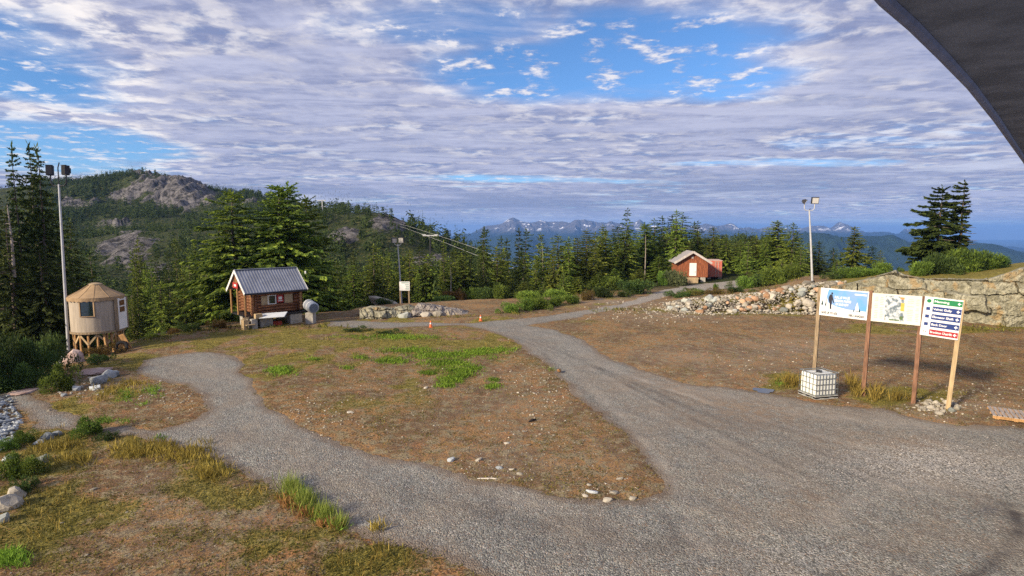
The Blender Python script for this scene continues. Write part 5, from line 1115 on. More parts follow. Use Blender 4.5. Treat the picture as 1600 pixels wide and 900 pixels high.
bt = MB(); bt.tube(ring(.26, 0, 16) + [ring(.26, 0, 16)[0]], .09, 6); b_ = bt.build('tyre', M_BLACK); b_.location = at(190, 541, 33.0) ; b_.rotation_euler = (R(80), 0, R(20)); tag(b_, 'dark tyre leaning under the yurt platform', 'tyre')
b_ = MB().box((0, 0, 0), (.34, .06, 1.0)).build('plank', M_ORANGEW, bevel=.01); pp = at(196, 534, 33.2); b_.location = pp; b_.rotation_euler = (R(12), R(-18), 0); tag(b_, 'orange-brown board propped beside the tyre under the yurt', 'board')

# --- log cabin
Yc = 43.0
A = at(386, 488, Yc)       # front left wall corner (bottom of logs)
cab_rz = R(45); cx = at(434, 488, Yc).x; czw = A.z; cg = gz(cx, Yc); Wd = 3.5; Dp = 2.6; zs = czw - cg; zh = at(430, 456, Yc).z - czw
cb = empty('log_cabin', (cx, Yc, cg), cab_rz, 'small dark log cabin with a grey ribbed metal roof', 'log cabin')
nlog = 7; lr = zh / nlog / 2
def loc(x, y, z): return Vector((x, y, z))
fw = MB()
for k in range(nlog):
    z = zs + lr * (2 * k + 1)
    for y in (0, Dp):
        if y == 0 and 3 <= k <= 5:
            fw.tube([(-Wd / 2 - .22, y, z), (-1.26, y, z)], lr * 1.06, 8); fw.tube([(1.26, y, z), (Wd / 2 + .22, y, z)], lr * 1.06, 8)
        else: fw.tube([(-Wd / 2 - .22, y, z), (Wd / 2 + .22, y, z)], lr * 1.06, 8)
    for x in (-Wd / 2, Wd / 2): fw.tube([(x, -.22, z + lr * .9), (x, Dp + .22, z + lr * .9)], lr * 1.06, 8)
for k in range(5):      # gable logs
    z = zs + zh + lr * (2 * k + 1)
    for x in (-Wd / 2, Wd / 2): 
        hw_ = Dp / 2 * (1 - (k + .5) / 6.2); fw.tube([(x, Dp / 2 - hw_, z), (x, Dp / 2 + hw_, z)], lr * 1.05, 8)
fw.build('log_wall', M_LOG, cb, smooth=True)
en = MB()
for k in range(nlog):
    z = zs + lr * (2 * k + 1)
    for x in (-Wd / 2 - .23, Wd / 2 + .0): en.tube([(x, -.24, z + lr * .9), (x, -.27, z + lr * .9)], lr * .95, 10)
    en.tube([(-Wd / 2 - .24, 0, z), (-Wd / 2 - .26, 0, z)], lr * .95, 10)
en.build('log_ends', M_ORANGEW, cb)
# opening: shutter, window, red board, shutter
zo = zs + lr * 6.0; ho = lr * 6
for (x, w, m_, nm) in ((-.93, .62, M_TAN, 'shutter'), (.86, .66, M_TAN, 'shutter')): MB().box((x, -.06, zo + ho / 2), (w, .05, ho)).build(nm, m_, cb, bevel=.008)
wi = MB().box((-.44, -.04, zo + ho * .52), (.56, .05, ho * .92)).build('window', M_GLASS, cb)
f_ = MB(); [f_.box((-.44 + s * .29, -.075, zo + ho * .52), (.06, .05, ho * .98)) for s in (-1, 1)]; [f_.box((-.44, -.078, zo + ho * .52 + s * ho * .47), (.64, .05, .05)) for s in (-1, 1)]; f_.build('frame', M_WHITE, wi)
rb_ = MB().box((.20, -.07, zo + ho * .55), (.52, .04, ho * .85)).build('sign_board', M_RED, cb)
rb2 = MB(); rb2.box((.20, -.095, zo + ho * .62), (.26, .01, .22)); rb2.box((.20, -.095, zo + ho * .32), (.34, .01, .05)); rb2.build('emblem', M_WHITE, rb_)
f2 = MB(); f2.box((0, -.03, zo - .04), (2.6, .10, .07)); f2.box((0, -.03, zo + ho + .03), (2.6, .10, .06)); f2.build('trim', M_LOG, cb)
# roof
zr = at(420, 420, Yc + Dp / 2).z - cg; ze = at(430, 456, Yc - .6).z - cg
x0, x1 = -Wd / 2 - .85, Wd / 2 + .42; yE0, yR, yE1 = -.62, Dp / 2, Dp + .62
def roof_plane(ya, za_, yb, zb_, name):
    mb = MB(); th = .05; n_ = 22
    mb.prism([(x0, ya, za_), (x1, ya, za_), (x1, yb, zb_), (x0, yb, zb_)], (0, 0, th))
    for k in range(n_ + 1):
        x = x0 + .04 + (x1 - x0 - .08) * k / n_; mb.beam((x, ya, za_ + th + .018), (x, yb, zb_ + th + .018), .035, .035)
    return mb.build(name, M_ROOF, cb)
roof_plane(yE0, ze, yR, zr, 'roof'); roof_plane(yE1, ze, yR, zr, 'roof')
MB().beam((x0, yR, zr + .07), (x1, yR, zr + .07), .22, .06).build('ridge_cap', M_ROOF, cb)
for x in (x0 - .02, x1 + .02):
    tr = MB(); tr.beam((x, yE0, ze - .02), (x, yR, zr - .02), .04, .20); tr.beam((x, yE1, ze - .02), (x, yR, zr - .02), .04, .20); tr.build('barge_board', M_WHITE, cb)
MB().box(((x0 + x1) / 2, yE0, ze - .04), (x1 - x0, .05, .12)).build('fascia', M_DARK, cb)
# porch gable infill & red sign, posts
gb = MB(); gb.prism([(x0 + .10, .3, ze + .35), (x0 + .10, Dp - .3, ze + .35), (x0 + .10, yR, zr - .15)], (.05, 0, 0)); gb.build('gable_panel', M_LOG, cb)
s_ = MB().box((x0 - .06, yR - .25, ze + .55), (.04, 1.0, .42)).build('sign_board', M_RED, cb); MB().box((x0 - .085, yR - .25, ze + .55), (.01, .42, .16)).build('emblem', M_WHITE, s_)
for (y) in (-.2, Dp * .5, Dp + .1): MB().tube([(x0 + .14, y, zs - .05), (x0 + .14, y, ze + .12 + (1.2 if y == Dp * .5 else 0))], .07, 8).build('porch_post', M_ORANGEW, cb)
MB().tube([(-Wd / 2 - .32, -.45, zs - .05), (-Wd / 2 - .32, -.45, ze + .05)], .08, 8).build('porch_post', M_LOG, cb)
MB().box((-.15, Dp / 2 - .25, zs - .08), (Wd + 1.0, Dp + 1.0, .12)).build('deck', M_DARK, cb)
for (x, w, d_) in ((-2.15, .45, 1.4), (-1.15, .95, .7), (1.15, .95, .7)): MB().box((x, -.35, (zs - .2) / 2 - .15), (w, d_, zs - .14 + .3)).build('foundation_block', M_CONC, cb, bevel=.02)
for (x) in (-1.4, 1.4): MB().box((x, Dp - .2, (zs - .2) / 2 - .5), (1.0, .6, zs + .8)).build('foundation_block', M_CONC, cb, bevel=.02)
st_ = MB()
for k in range(3): st_.box((-Wd / 2 - .72, -.55 - .26 * k, zs - .12 - .22 * k), (.62, .30, .06))
st_.build('steps', M_PINE, cb); MB().box((-Wd / 2 - 1.0, -.72, zs * .35), (.30, .55, zs * .9)).build('stair_side', M_PINE, cb)
MB().box((-Wd / 2 - .1, -.98, zs + .02), (.5, .35, .34)).build('box_seat', M_PINE, cb, bevel=.01)
MB().tube([(Wd / 2 + .50, -.2, ze + 1.25), (Wd / 2 + .50, -.2, ze + 1.45)], .06, 8).build('vent_cap', M_WHITE, cb)
# white board lying on the deck edge
tb = MB().box((0, 0, 0), (2.1, .95, .05)).build('white_board', mat('white_laminate', (.62, .66, .70), .4, var=.08), bevel=.01); pq = at(424, 492.5, Yc - 1.6); tb.location = (pq.x, pq.y, pq.z); tb.rotation_euler = (R(14), R(-3), R(7)); tag(tb, 'long pale board lying slanted along the front of the log cabin', 'board')
for k in range(3): MB().box((-.7 + .7 * k, .2, -.2), (.05, .06, .42)).build('leg', M_DARK, tb)
cr_ = MB(); cr_.box((0, 0, .10), (1.1, .5, .18)); cr_.box((.2, .05, .24), (.7, .35, .10), .2); c_ = cr_.build('red_crate', mat('faded_red_plastic', (.50, .08, .04), .6, var=.2), bevel=.015); pq = at(428, 506, Yc - .5); c_.location = (pq.x, pq.y, gz(pq.x, pq.y)); c_.rotation_euler.z = .15; tag(c_, 'orange-red crate pushed under the log cabin floor', 'crate')
# silver tank
pt = at(478, 480, Yc - .2); tk = empty('tank', (pt.x + .1, Yc + .2, gz(pt.x, Yc)), 0, 'silver blue round tank on a block at the right end of the log cabin', 'tank'); zt_ = at(483, 480, Yc).z - tk.location.z
a_, b2 = Vector((-.25, .5, zt_ + .12)), Vector((.55, -.55, zt_ - .02)); MB().tube([a_, a_ + (b2 - a_) * .03, b2 - (b2 - a_) * .03, b2], [.37, .43, .43, .37], 24).build('shell', M_SILV, tk, smooth=False)
bd = MB(); [bd.tube([a_ + (b2 - a_) * f, a_ + (b2 - a_) * (f + .04)], .44, 24) for f in (.12, .62)]; bd.build('band', M_WHITE, tk)
MB().tube([b2 + (b2 - a_) * .0, b2 + (b2 - a_).normalized() * .03], .33, 24).build('end_cap', mat('tank_end', (.16, .20, .28), .4, .3), tk)
MB().box((.1, 0, (zt_ - .5) / 2 - .2), (.6, .7, zt_ - .35 + .4)).build('support_block', M_CONC, tk, bevel=.02)

# --- small white sign on two posts
sg = at(632, 474, 55); sr = empty('small_sign', sg, 0, 'small white notice panel on two thin posts above the rock outcrop', 'sign')
def rel(px, py, Y, o): return at(px, py, Y) - o
for (pa, ba, pb) in ((626, 480, 624.8), (639.5, 475, 638.5)): MB().beam(rel(pa, ba, 55, sg) - Vector((0, 0, .3)), rel(pb, 441, 55, sg), .14, .12).build('post', M_POST, sr)
c0, c1 = rel(624, 440, 54.9, sg), rel(640.3, 454, 54.9, sg)
pl_ = MB().box((c0 + c1) / 2, (abs(c1.x - c0.x), .04, abs(c1.z - c0.z))).build('panel', M_WHITE, sr)
lines = MB()
for k, (w, x) in enumerate(((.85, .06), (.42, .25), (.36, .28), (.4, .26))): lines.box(((c0.x + c1.x) / 2 + x, c0.y - .03, c0.z - .12 - .2 * k), (w * .9, .01, .07))
lines.build('lettering', mat('teal_print', (.04, .22, .18), .6), pl_)

# --- cones
def cone(px, row, label):
    p = on_z(px, row); r = empty('traffic_cone', (p.x, p.y, gz(p.x, p.y)), .3, label, 'traffic cone', 'orange traffic cones'); r.scale = (.75,) * 3
    MB().box((0, 0, .02), (.34, .34, .04)).build('base', M_ORG, r, bevel=.008); MB().tube([(0, 0, .04), (0, 0, .66)], [.15, .045], 16).build('body', M_ORG, r)
    MB().tube([(0, 0, .34), (0, 0, .48)], [.105, .078], 16).build('reflective_band', mat('cone_band', (.85, .75, .72), .4), r)
cone(751, 501.5, 'orange cone on the verge, on the far side of the track'); cone(673, 510, 'orange cone on the grassy near side of the track, closer of the two')

# --- red-brown hut with gable front
Yh = 79.0; hc = at(1081, 437, Yh); hg = gz(hc.x, Yh); hr = empty('wooden_hut', (hc.x, Yh, hg), R(-7), 'red-brown wooden hut with a white door and pale gable edge', 'hut')
k_ = Yh / F; hwid = 47 * k_; z_f = at(1081, 433, Yh).z - hg; z_e = at(1081, 408, Yh).z - hg; z_p = at(1081, 393.5, Yh).z - hg; dp = 4.6
MB().prism([(-hwid / 2, 0, z_f), (hwid / 2, 0, z_f), (hwid / 2, 0, z_e), (0, 0, z_p - .15), (-hwid / 2, 0, z_e)], (0, dp, 0)).build('wall', M_CEDAR, hr)
ct = MB()
for k in range(1, 18):
    x = -hwid / 2 + hwid * k / 18; zt2 = z_e + (z_p - .3 - z_e) * (1 - abs(x) / (hwid / 2)); ct.box((x, -.012, (z_f + zt2) / 2), (.03, .02, zt2 - z_f))
ct.box((0, -.02, z_f + (z_e - z_f) * .46), (hwid, .03, .05)); ct.build('battens', M_CEDAR, hr)
for s in (-1, 1):
    rp = MB(); ov = .45; x_e = (hwid / 2 + ov) * s; zz_ = z_e - ov * (z_p - z_e) / (hwid / 2)
    rp.prism([(0, -.5, z_p), (x_e, -.5, zz_), (x_e, dp + .4, zz_), (0, dp + .4, z_p)], (0, 0, .10)); rp.build('roof', mat('hut_roof_sheet', (.36, .34, .35), .6, var=.1), hr)
    MB().beam((0, -.52, z_p), (x_e, -.52, zz_), .06, .30).build('barge_board', M_FASC, hr)
kx = 1.0 * k_
dd_ = MB().box((1.0 * kx, -.05, (at(1082, 431, Yh).z + at(1082, 411, Yh).z) / 2 - hg), (10.5 * k_, .06, 20 * k_)).build('door', M_WHITE, hr); MB().box((1.0 * kx + .32, -.1, 1.5), (.05, .05, .12)).build('handle', M_DARK, dd_)
stp = MB(); stp.box((0, -.55, z_f - .12), (1.45, .95, .22)); stp.box((0, -.7, (z_f - .2) / 2 - .1), (1.3, .8, z_f)); stp.build('steps', M_TAN, hr)
for x in (-hwid * .4, hwid * .36): MB().box((x, .25, z_f / 2 - .2), (.7, .45, z_f + .36)).build('foundation_block', M_CONC, hr, bevel=.02)
for x in (-hwid * .4, hwid * .4): MB().box((x, dp - .4, z_f / 2 - .6), (.6, .45, z_f + 1.2)).build('foundation_block', M_CONC, hr)
MB().box((0, -.03, z_p - .75), (.22, .05, .38)).build('gable_vent', M_FASC, hr)
# red container on blocks
cc = at(1116, 437, 82); cg_ = gz(cc.x, 82); ctn = empty('container', (cc.x, 82, cg_), R(-12), 'faded red corrugated container on blocks beside the wooden hut', 'container')
kk = 82 / F; w_ = 22 * kk; zc0 = at(1116, 433, 82).z - cg_; zc1 = at(1116, 407.5, 82).z - cg_
MB().box((0, 2.0, (zc0 + zc1) / 2), (w_, 4.0, zc1 - zc0)).build('body', M_CONT, ctn, bevel=.03)
rib = MB()
for k in range(13): rib.box((-w_ / 2 + w_ * (k + .5) / 13, -.02, (zc0 + zc1) / 2), (.07, .05, (zc1 - zc0) * .9))
for k in range(20): [rib.box((s * (w_ / 2 + .02), .15 + .195 * k, (zc0 + zc1) / 2), (.05, .09, (zc1 - zc0) * .9)) for s in (-1, 1)]
rib.build('ribs', M_CONT, ctn)
dl = MB(); [dl.tube([(x, -.07, zc0 + .1), (x, -.07, zc1 - .1)], .03, 6) for x in (.15, .5)]; dl.build('lock_rods', M_FASC, ctn)
MB().box((0, 2.0, zc1 + .03), (w_ + .1, 4.1, .06)).build('roof', mat('container_top', (.60, .42, .36), .7), ctn)
for x in (-.7, .8): MB().box((x, .4, zc0 / 2 - .2), (.5, .4, zc0 + .38)).build('support_block', M_CONC, ctn)

# --- caged liquid tank
pi = on_z(1290, 624); pi.y += .62; ig = gz(pi.x, pi.y); ib = empty('liquid_tank', (pi.x * 1.0 + .0, pi.y, ig), R(14), 'white plastic liquid tank in a wire cage by the first sign post', 'caged tank')
w2, d2_, h2 = 1.12, .98, 1.16
bo = MB(); bo.box((0, 0, .14 + .46), (w2 - .06, d2_ - .06, .92)); bo.build('bottle', mat('translucent_plastic', (.78, .80, .76), .35, var=.05, scale=2), ib, bevel=.05)
MB().tube([(0, 0, 1.05), (0, 0, 1.13)], .12, 20).build('cap', M_BLACK, ib)
cg2 = MB(); wr = .011
for k in range(8):
    x = -w2 / 2 + w2 * k / 7
    for s in (-1, 1): cg2.beam((x, s * d2_ / 2, .14), (x, s * d2_ / 2, 1.10), wr * 1.6)
for k in range(6):
    y = -d2_ / 2 + d2_ * k / 5
    for s in (-1, 1): cg2.beam((s * w2 / 2, y, .14), (s * w2 / 2, y, 1.10), wr * 1.6)
for z in (.16, .40, .64, .88, 1.10):
    for s in (-1, 1): cg2.beam((-w2 / 2, s * (d2_ / 2 + .008), z), (w2 / 2, s * (d2_ / 2 + .008), z), wr * (2.6 if z > 1 else 1.8)); cg2.beam((s * (w2 / 2 + .008), -d2_ / 2, z), (s * (w2 / 2 + .008), d2_ / 2, z), wr * (2.6 if z > 1 else 1.8))
for y in (-.2, .2): cg2.beam((-w2 / 2, y, 1.115), (w2 / 2, y, 1.115), .03, .012)
cg2.build('cage', mat('cage_wire', (.30, .33, .33), .4, .6), ib)
pb_ = MB(); pb_.box((0, 0, .125), (w2 + .04, d2_ + .04, .03)); pb_.box((0, 0, .015), (w2 + .04, d2_ + .04, .03)); pb_.build('pallet', mat('pallet_steel', (.55, .56, .54), .5, .2), ib)
for x in (-.48, 0, .48):
    for y in (-.42, 0, .42): MB().box((x, y, .07), (.17, .15, .085)).build('pallet_block', M_BLACK, ib)
MB().tube([(w2 / 2, .12, .28), (w2 / 2 + .16, .12, .26)], .05, 12).build('valve', M_WHITE, ib)

# --- wooden pallet
pc = on_z(1582, 654); pr = empty('wooden_pallet', (pc.x, pc.y, gz(pc.x, pc.y) + .0), R(-33), 'weathered grey wooden pallet lying by the sign end of the yard', 'pallet')
M_PALG = mat('grey_pallet_wood', (.46, .40, .36), .9, var=.2, scale=4, bump=.4, stretch=(6, .8, 6))
for k in range(9): MB().box((-.62 + .155 * k, 0, .165), (.115, 1.35, .022)).build('slat', M_PALG, pr)
for y in (-.65, 0, .65): MB().box((0, y, .10), (1.36, .045 if y else .04, .105)).build('stringer', M_ORANGEW, pr)
for x in (-.55, 0, .55): MB().box((x, 0, .037), (.12, 1.35, .02)).build('bottom_slat', M_ORANGEW, pr)

# --- sign boards: four posts, three panels
ft = [(1271, 603, 1281.5, 449), (1349, 617, 1361.5, 454), (1427, 631, 1442, 463), (1481, 641, 1505, 468)]
bases = [on_z(a, b) for a, b, _, _ in ft]
u_dir = (bases[3] - bases[0]); u_dir.z = 0; u_dir.normalize(); n_dir = Vector((u_dir.y, -u_dir.x, 0))   # towards the camera
if n_dir.y > 0: n_dir = -n_dir
o_pl = bases[0] + (bases[1] - bases[0]) * .0
def on_plane(px, py, off=0.0):
    d = ray(px, py); o = Vector((0, 0, CAMH)); c = (o_pl + n_dir * off - o).dot(n_dir) / d.dot(n_dir); return o + d * c
sb = empty('sign_board', (bases[1].x, bases[1].y, gz(bases[1].x, bases[1].y)), 0, 'three-panel sign board on four timber posts at the edge of the yard', 'sign board')
for k, (bx, by, tx, ty) in enumerate(ft):
    b = on_plane(bx, by, -.02); t_ = on_plane(tx, ty, -.02); o = MB().beam(b - (t_ - b).normalized() * .5, t_, .15, .13, up=n_dir).build('post', (M_POST, M_POSTR, M_POSTR, M_PINE)[k]); world_children(o, sb)
def panel_frame(TL, TR, BR_, BL, off=.10):
    q = [on_plane(*c, off) for c in (TL, TR, BR_, BL)]; c = sum(q, Vector()) / 4; U = ((q[1] - q[0]) + (q[2] - q[3])) / 2; Vv = ((q[0] - q[3]) + (q[1] - q[2])) / 2
    w, h = U.length, Vv.length; U.normalize(); Vv = (Vv - U * Vv.dot(U)).normalized(); Nn = U.cross(Vv)
    return c, U, Vv, Nn, w, h
def on_panel(fr, name, parent, x, y, w, h, m_, d=.004, z=.0):
    c, U, V_, Nn, W_, H_ = fr; q = c + U * x + V_ * y + Nn * z; mb = MB(); a, b, e = U * w / 2, V_ * h / 2, Nn * d
    mb.hexa([q - a - b, q + a - b, q + a + b, q - a + b, q - a - b + e, q + a - b + e, q + a + b + e, q - a + b + e]); return mb
def flat(fr, items, name, m_, parent, z):
    mb = MB(); c, U, V_, Nn, W_, H_ = fr
    for pts in items:
        P_ = [c + U * x + V_ * y + Nn * z for x, y in pts]; mb.prism(P_, Nn * .003)
    o = mb.build(name, m_); return world_children(o, sb) if parent is None else sub(o, parent)
def sub(o, parent):
    o.parent = parent; o.matrix_parent_inverse = (Matrix.Translation(sb.location)).inverted(); o.matrix_parent_inverse = Matrix.Identity(4); return o
def rect(x, y, w, h): return [(x - w / 2, y - h / 2), (x + w / 2, y - h / 2), (x + w / 2, y + h / 2), (x - w / 2, y + h / 2)]
def disc(x, y, rx, ry=None, n=24): return [(x + rx * math.cos(6.2832 * k / n), y + (ry or rx) * math.sin(6.2832 * k / n)) for k in range(n)]
def text_mesh(s, size, bold=0.0):
    cu = bpy.data.curves.new('t', 'FONT'); cu.body = s; cu.size = size; cu.align_x = 'LEFT'; cu.align_y = 'CENTER'; cu.extrude = .002; cu.offset = bold; cu.resolution_u = 3
    o = bpy.data.objects.new('t', cu); COL.objects.link(o); dg = bpy.context.evaluated_depsgraph_get(); me = bpy.data.meshes.new_from_object(o.evaluated_get(dg)); bpy.data.objects.remove(o); bpy.data.curves.remove(cu); return me
def lettering(fr, rows, m_, parent, z, name='lettering'):
    """rows: (text, x, y, size, width or None) all merged into one mesh laid on the panel"""
    c, U, V_, Nn, W_, H_ = fr; bm = bmesh.new()
    for (s, x, y, size, wid) in rows:
        me = text_mesh(s, size, size * .025); co = [v.co.copy() for v in me.vertices]; w = max(q.x for q in co) - min(q.x for q in co); k = (wid / w) if wid else 1
        for v, q in zip(me.vertices, co): v.co = c + U * (x + q.x * k) + V_ * (y + q.y) + Nn * (z + q.z)
        bm.from_mesh(me); bpy.data.meshes.remove(me)
    me = bpy.data.meshes.new(name); bm.to_mesh(me); bm.free(); return sub(link(name, me, None, m_), parent)
M_PNL = mat('white_sheet', (.74, .74, .72), .45, var=.03); M_PNC = mat('cream_sheet', (.70, .67, .58), .5, var=.05, scale=1.5)
M_NAVY = mat('navy_print', (.012, .035, .17), .5, var=.02); M_GREENP = mat('green_print', (.008, .19, .065), .5, var=.02); M_REDP = mat('red_print', (.34, .015, .025), .5, var=.02)
M_SKYP = mat('sky_print', (.20, .33, .58), .5, var=.15, scale=1.2, col2=(.10, .33, .62)); M_BLK = mat('black_print', (.02, .02, .035), .5); M_WHP = mat('white_print', (.80, .81, .80), .5, var=.02)
def place_in_world(o): return o
def make_panel(name, corners, m_, label=None):
    fr = panel_frame(*corners); c, U, V_, Nn, w, h = fr; mb = on_panel(fr, name, None, 0, 0, w, h, m_, .02, -.02); o = mb.build(name, m_)
    # re-centre on the panel so that its parts can hang from it in plain world space
    o.parent = sb; o.matrix_parent_inverse = Matrix.Translation(sb.location).inverted()
    if label: o['label'] = label
    return o, fr
# the ski poster
po, fr = make_panel('poster_panel', ((1282, 449), (1358, 456), (1354.5, 500.5), (1280.5, 492)), M_PNL, 'ski poster panel with a dark clothed skier on snow')
c, U, V_, Nn, W_, H_ = fr
flat(fr, [rect(.05 * W_, .11 * H_, .86 * W_, .70 * H_)], 'photo_sky', M_SKYP, po, .001)
flat(fr, [[(-W_ * .48, -H_ * .30), (W_ * .48, -H_ * .28), (W_ * .48, -H_ * .21), (W_ * .1, -H_ * .20), (-W_ * .15, -H_ * .13), (-W_ * .32, -H_ * .02), (-W_ * .36, H_ * .2), (-W_ * .33, H_ * .46), (-W_ * .42, H_ * .46), (-W_ * .48, H_ * .2)],
          [(W_ * .25, -H_ * .24), (W_ * .33, -H_ * .24), (W_ * .31, -H_ * .05), (W_ * .285, H_ * .09), (W_ * .26, -H_ * .05)], [(-W_ * .40, -H_ * .2), (-W_ * .34, -H_ * .2), (-W_ * .36, H_ * .25)]], 'photo_snow', mat('snow_print', (.76, .79, .82), .5, var=.08, scale=6), po, .005)
flat(fr, [rect(W_ * .34, H_ * .36, W_ * .24, H_ * .05)], 'photo_cloud', M_WHP, po, .009)
flat(fr, [[(W_ * .33, -H_ * .25), (W_ * .37, -H_ * .25), (W_ * .33, -H_ * .12)], [(W_ * .21, -H_ * .25), (W_ * .24, -H_ * .25), (W_ * .23, -H_ * .15)], [(-W_ * .47, -H_ * .12), (-W_ * .42, -H_ * .12), (-W_ * .44, H_ * .08)], [(-W_ * .38, -H_ * .14), (-W_ * .36, -H_ * .14), (-W_ * .365, H_ * .02)]], 'photo_tree', M_GREENP if False else mat('dark_green_print', (.02, .06, .06), .5), po, .0125)
flat(fr, [disc(-.25 * W_, .33 * H_, .018 * W_, .035 * H_), [(-.29 * W_, .28 * H_), (-.245 * W_, .29 * H_), (-.225 * W_, .16 * H_), (-.195 * W_, .00 * H_), (-.21 * W_, -.02 * H_), (-.245 * W_, .12 * H_), (-.24 * W_, .02 * H_), (-.245 * W_, -.10 * H_), (-.24 * W_, -.24 * H_), (-.275 * W_, -.24 * H_), (-.285 * W_, -.05 * H_), (-.315 * W_, .08 * H_), (-.315 * W_, .18 * H_)]], 'photo_skier', M_BLK, po, .016)
lettering(fr, [('FULL & VALUE', -.19 * W_, .20 * H_, .15, .31 * W_), ('SEASON PASSES', -.19 * W_, .075 * H_, .15, .35 * W_), ('ON SALE NOW', -.16 * W_, -.05 * H_, .15, .27 * W_)], M_WHP, po, .0135, 'headline')
lettering(fr, [('SAVE UP TO 65%', -.45 * W_, -.395 * H_, .15, .34 * W_), ('100% CANADIAN', .12 * W_, -.40 * H_, .15, .32 * W_)], M_BLK, po, .006, 'lettering')
# the map
mp_, fr = make_panel('map_panel', ((1363, 457.5), (1441, 463), (1438, 509), (1361, 501.5)), M_PNC, 'faded cream trail map panel with a grey relief picture')
c, U, V_, Nn, W_, H_ = fr
M_RELIEF = mat('relief_print', (.52, .56, .58), .6, scale=7, col2=(.13, .17, .20), thr=(.40, .58)); 
flat(fr, [[(-W_ * .22, -H_ * .42), (W_ * .17, -H_ * .42), (W_ * .17, H_ * .30), (W_ * .07, H_ * .44), (-W_ * .22, H_ * .44)]], 'relief_map', M_RELIEF, mp_, .001)
flat(fr, [rect(W_ * .13, H_ * .08, W_ * .07, H_ * .28)], 'yellow_patch', mat('yellow_print', (.62, .45, .08), .6), mp_, .005)
flat(fr, [rect(W_ * .12, H_ * .38, W_ * .08, H_ * .07)], 'orange_patch', mat('orange_print', (.70, .30, .10), .6), mp_, .005)
flat(fr, [rect(-W_ * .02, -H_ * .385, W_ * .2, H_ * .04), rect(W_ * .12, -H_ * .3, W_ * .06, H_ * .12)], 'green_patch', mat('moss_print', (.10, .17, .06), .6), mp_, .0055)
rows_ = []; gr_ = random.Random(3)
for k in range(13):
    for (xa, ww) in ((-.44, .08), (-.33, .08), (.22, .14), (.39, .07)):
        if gr_.random() < .85: rows_.append(rect(W_ * (xa + ww * .5 * gr_.uniform(.8, 1)), H_ * (.36 - .06 * k), W_ * ww * gr_.uniform(.6, 1), H_ * .018))
flat(fr, rows_, 'faded_text_lines', mat('faded_print', (.46, .42, .36), .6), mp_, .001)
# the directions panel
dp_, fr = make_panel('direction_panel', ((1443, 462.5), (1503, 469.5), (1499, 532), (1439.5, 523)), M_PNL, 'white direction panel with green, blue and red name strips')
c, U, V_, Nn, W_, H_ = fr
names = [('Manning', M_GREENP, .42), ('Velvet Gully', M_NAVY, .53), ('Elevator Shaft', M_NAVY, .60), ('Back Door', M_NAVY, .45), ('Brockton Chairlift', M_REDP, .62)]
for i, (s, m_, wd) in enumerate(names):
    y = H_ * (.395 - .197 * i); xr = .06 * W_
    st2 = flat(fr, [rect(.115 * W_, y, .75 * W_, H_ * .138)], 'name_strip', m_, dp_, .001)
    hx = .115 * W_ + .365 * W_ - .055 * W_; a = .034 * W_
    st2['label'] = 'name strip with white lettering and a left arrow'
for i, (s, m_, wd) in enumerate(names): lettering(fr, [(s, -.235 * W_, H_ * (.395 - .197 * i), .12, wd * W_ * .92)], M_WHP, dp_, .006)
for i in range(5):
    ar = []
    y = H_ * (.395 - .197 * i); x = .42 * W_; ar += [[(x - .055 * W_, y), (x, y + .045 * H_), (x, y - .045 * H_)], rect(x + .018 * W_, y, .034 * W_, .022 * H_)]
    flat(fr, ar, 'arrow', M_WHP, dp_, .0055)
flat(fr, [disc(-.375 * W_, .395 * H_, .062 * W_)], 'green_circle', M_GREENP, dp_, .001)
for i in (1, 2, 3): flat(fr, [rect(-.375 * W_, H_ * (.395 - .197 * i), .105 * W_, .105 * W_)], 'blue_square', M_NAVY, dp_, .001)
d_ = .02 * W_
flat(fr, [[(x + d_, y), (x, y + d_), (x - d_, y), (x, y - d_)] for x, y in ((-.41 * W_, -.393 * H_), (-.35 * W_, -.393 * H_))], 'black_diamond', M_BLK, dp_, .001)

# --- small ground details
pw = []
def puddle(px, row, rx, ry, label):
    c = on_z(px, row); n = 28; V = [Vector((0, 0, 0))] ; zmax = PUD[(px, row)] - .025
    e = on_z(px + rx, row); f = on_z(px, row - ry); a = e.x - c.x; b = f.y - c.y; mb = MB(); pts = []
    for k in range(n):
        t_ = 6.2832 * k / n; r = 1 + .18 * math.sin(3 * t_ + 1) + .1 * math.sin(7 * t_); pts.append(Vector((a * r * math.cos(t_), b * r * math.sin(t_), 0)))
    mb.prism(pts, (0, 0, -.06)); m_ = bpy.data.materials.new('puddle_water'); m_.use_nodes = True; bb = m_.node_tree.nodes['Principled BSDF']; bb.inputs['Base Color'].default_value = (.05, .05, .05, 1); bb.inputs['Roughness'].default_value = .06; bb.inputs['Specular IOR Level'].default_value = .8
    o = mb.build('puddle', m_); o.location = (c.x, c.y, zmax + .025); tag(o, label, 'puddle'); return o
puddle(1193, 609, 15, 4, 'small puddle reflecting the sky left of the caged tank')
b_ = MB(); b_.tube([(0, 0, 0), (.45, .03, .01), (.95, -.02, 0)], [.018, .022, .012], 6); o = b_.build('stick', mat('bleached_stick', (.62, .58, .52), .9)); p = on_z(746, 746); o.location = (p.x, p.y, gz(p.x, p.y) + .02); o.rotation_euler.z = -.1; tag(o, 'pale bleached stick lying on the gravel edge', 'stick')
b_ = MB(); b_.tube([(0, 0, 0), (.18, .03, .05), (.40, .12, .0)], [.03, .05, .02], 6); o = b_.build('driftwood', mat('charred_wood', (.03, .025, .025), .9)); p = on_z(826, 660); o.location = (p.x, p.y, gz(p.x, p.y) + .02); o.rotation_euler.z = .5; tag(o, 'black chunk of wood on the brown island', 'wood')
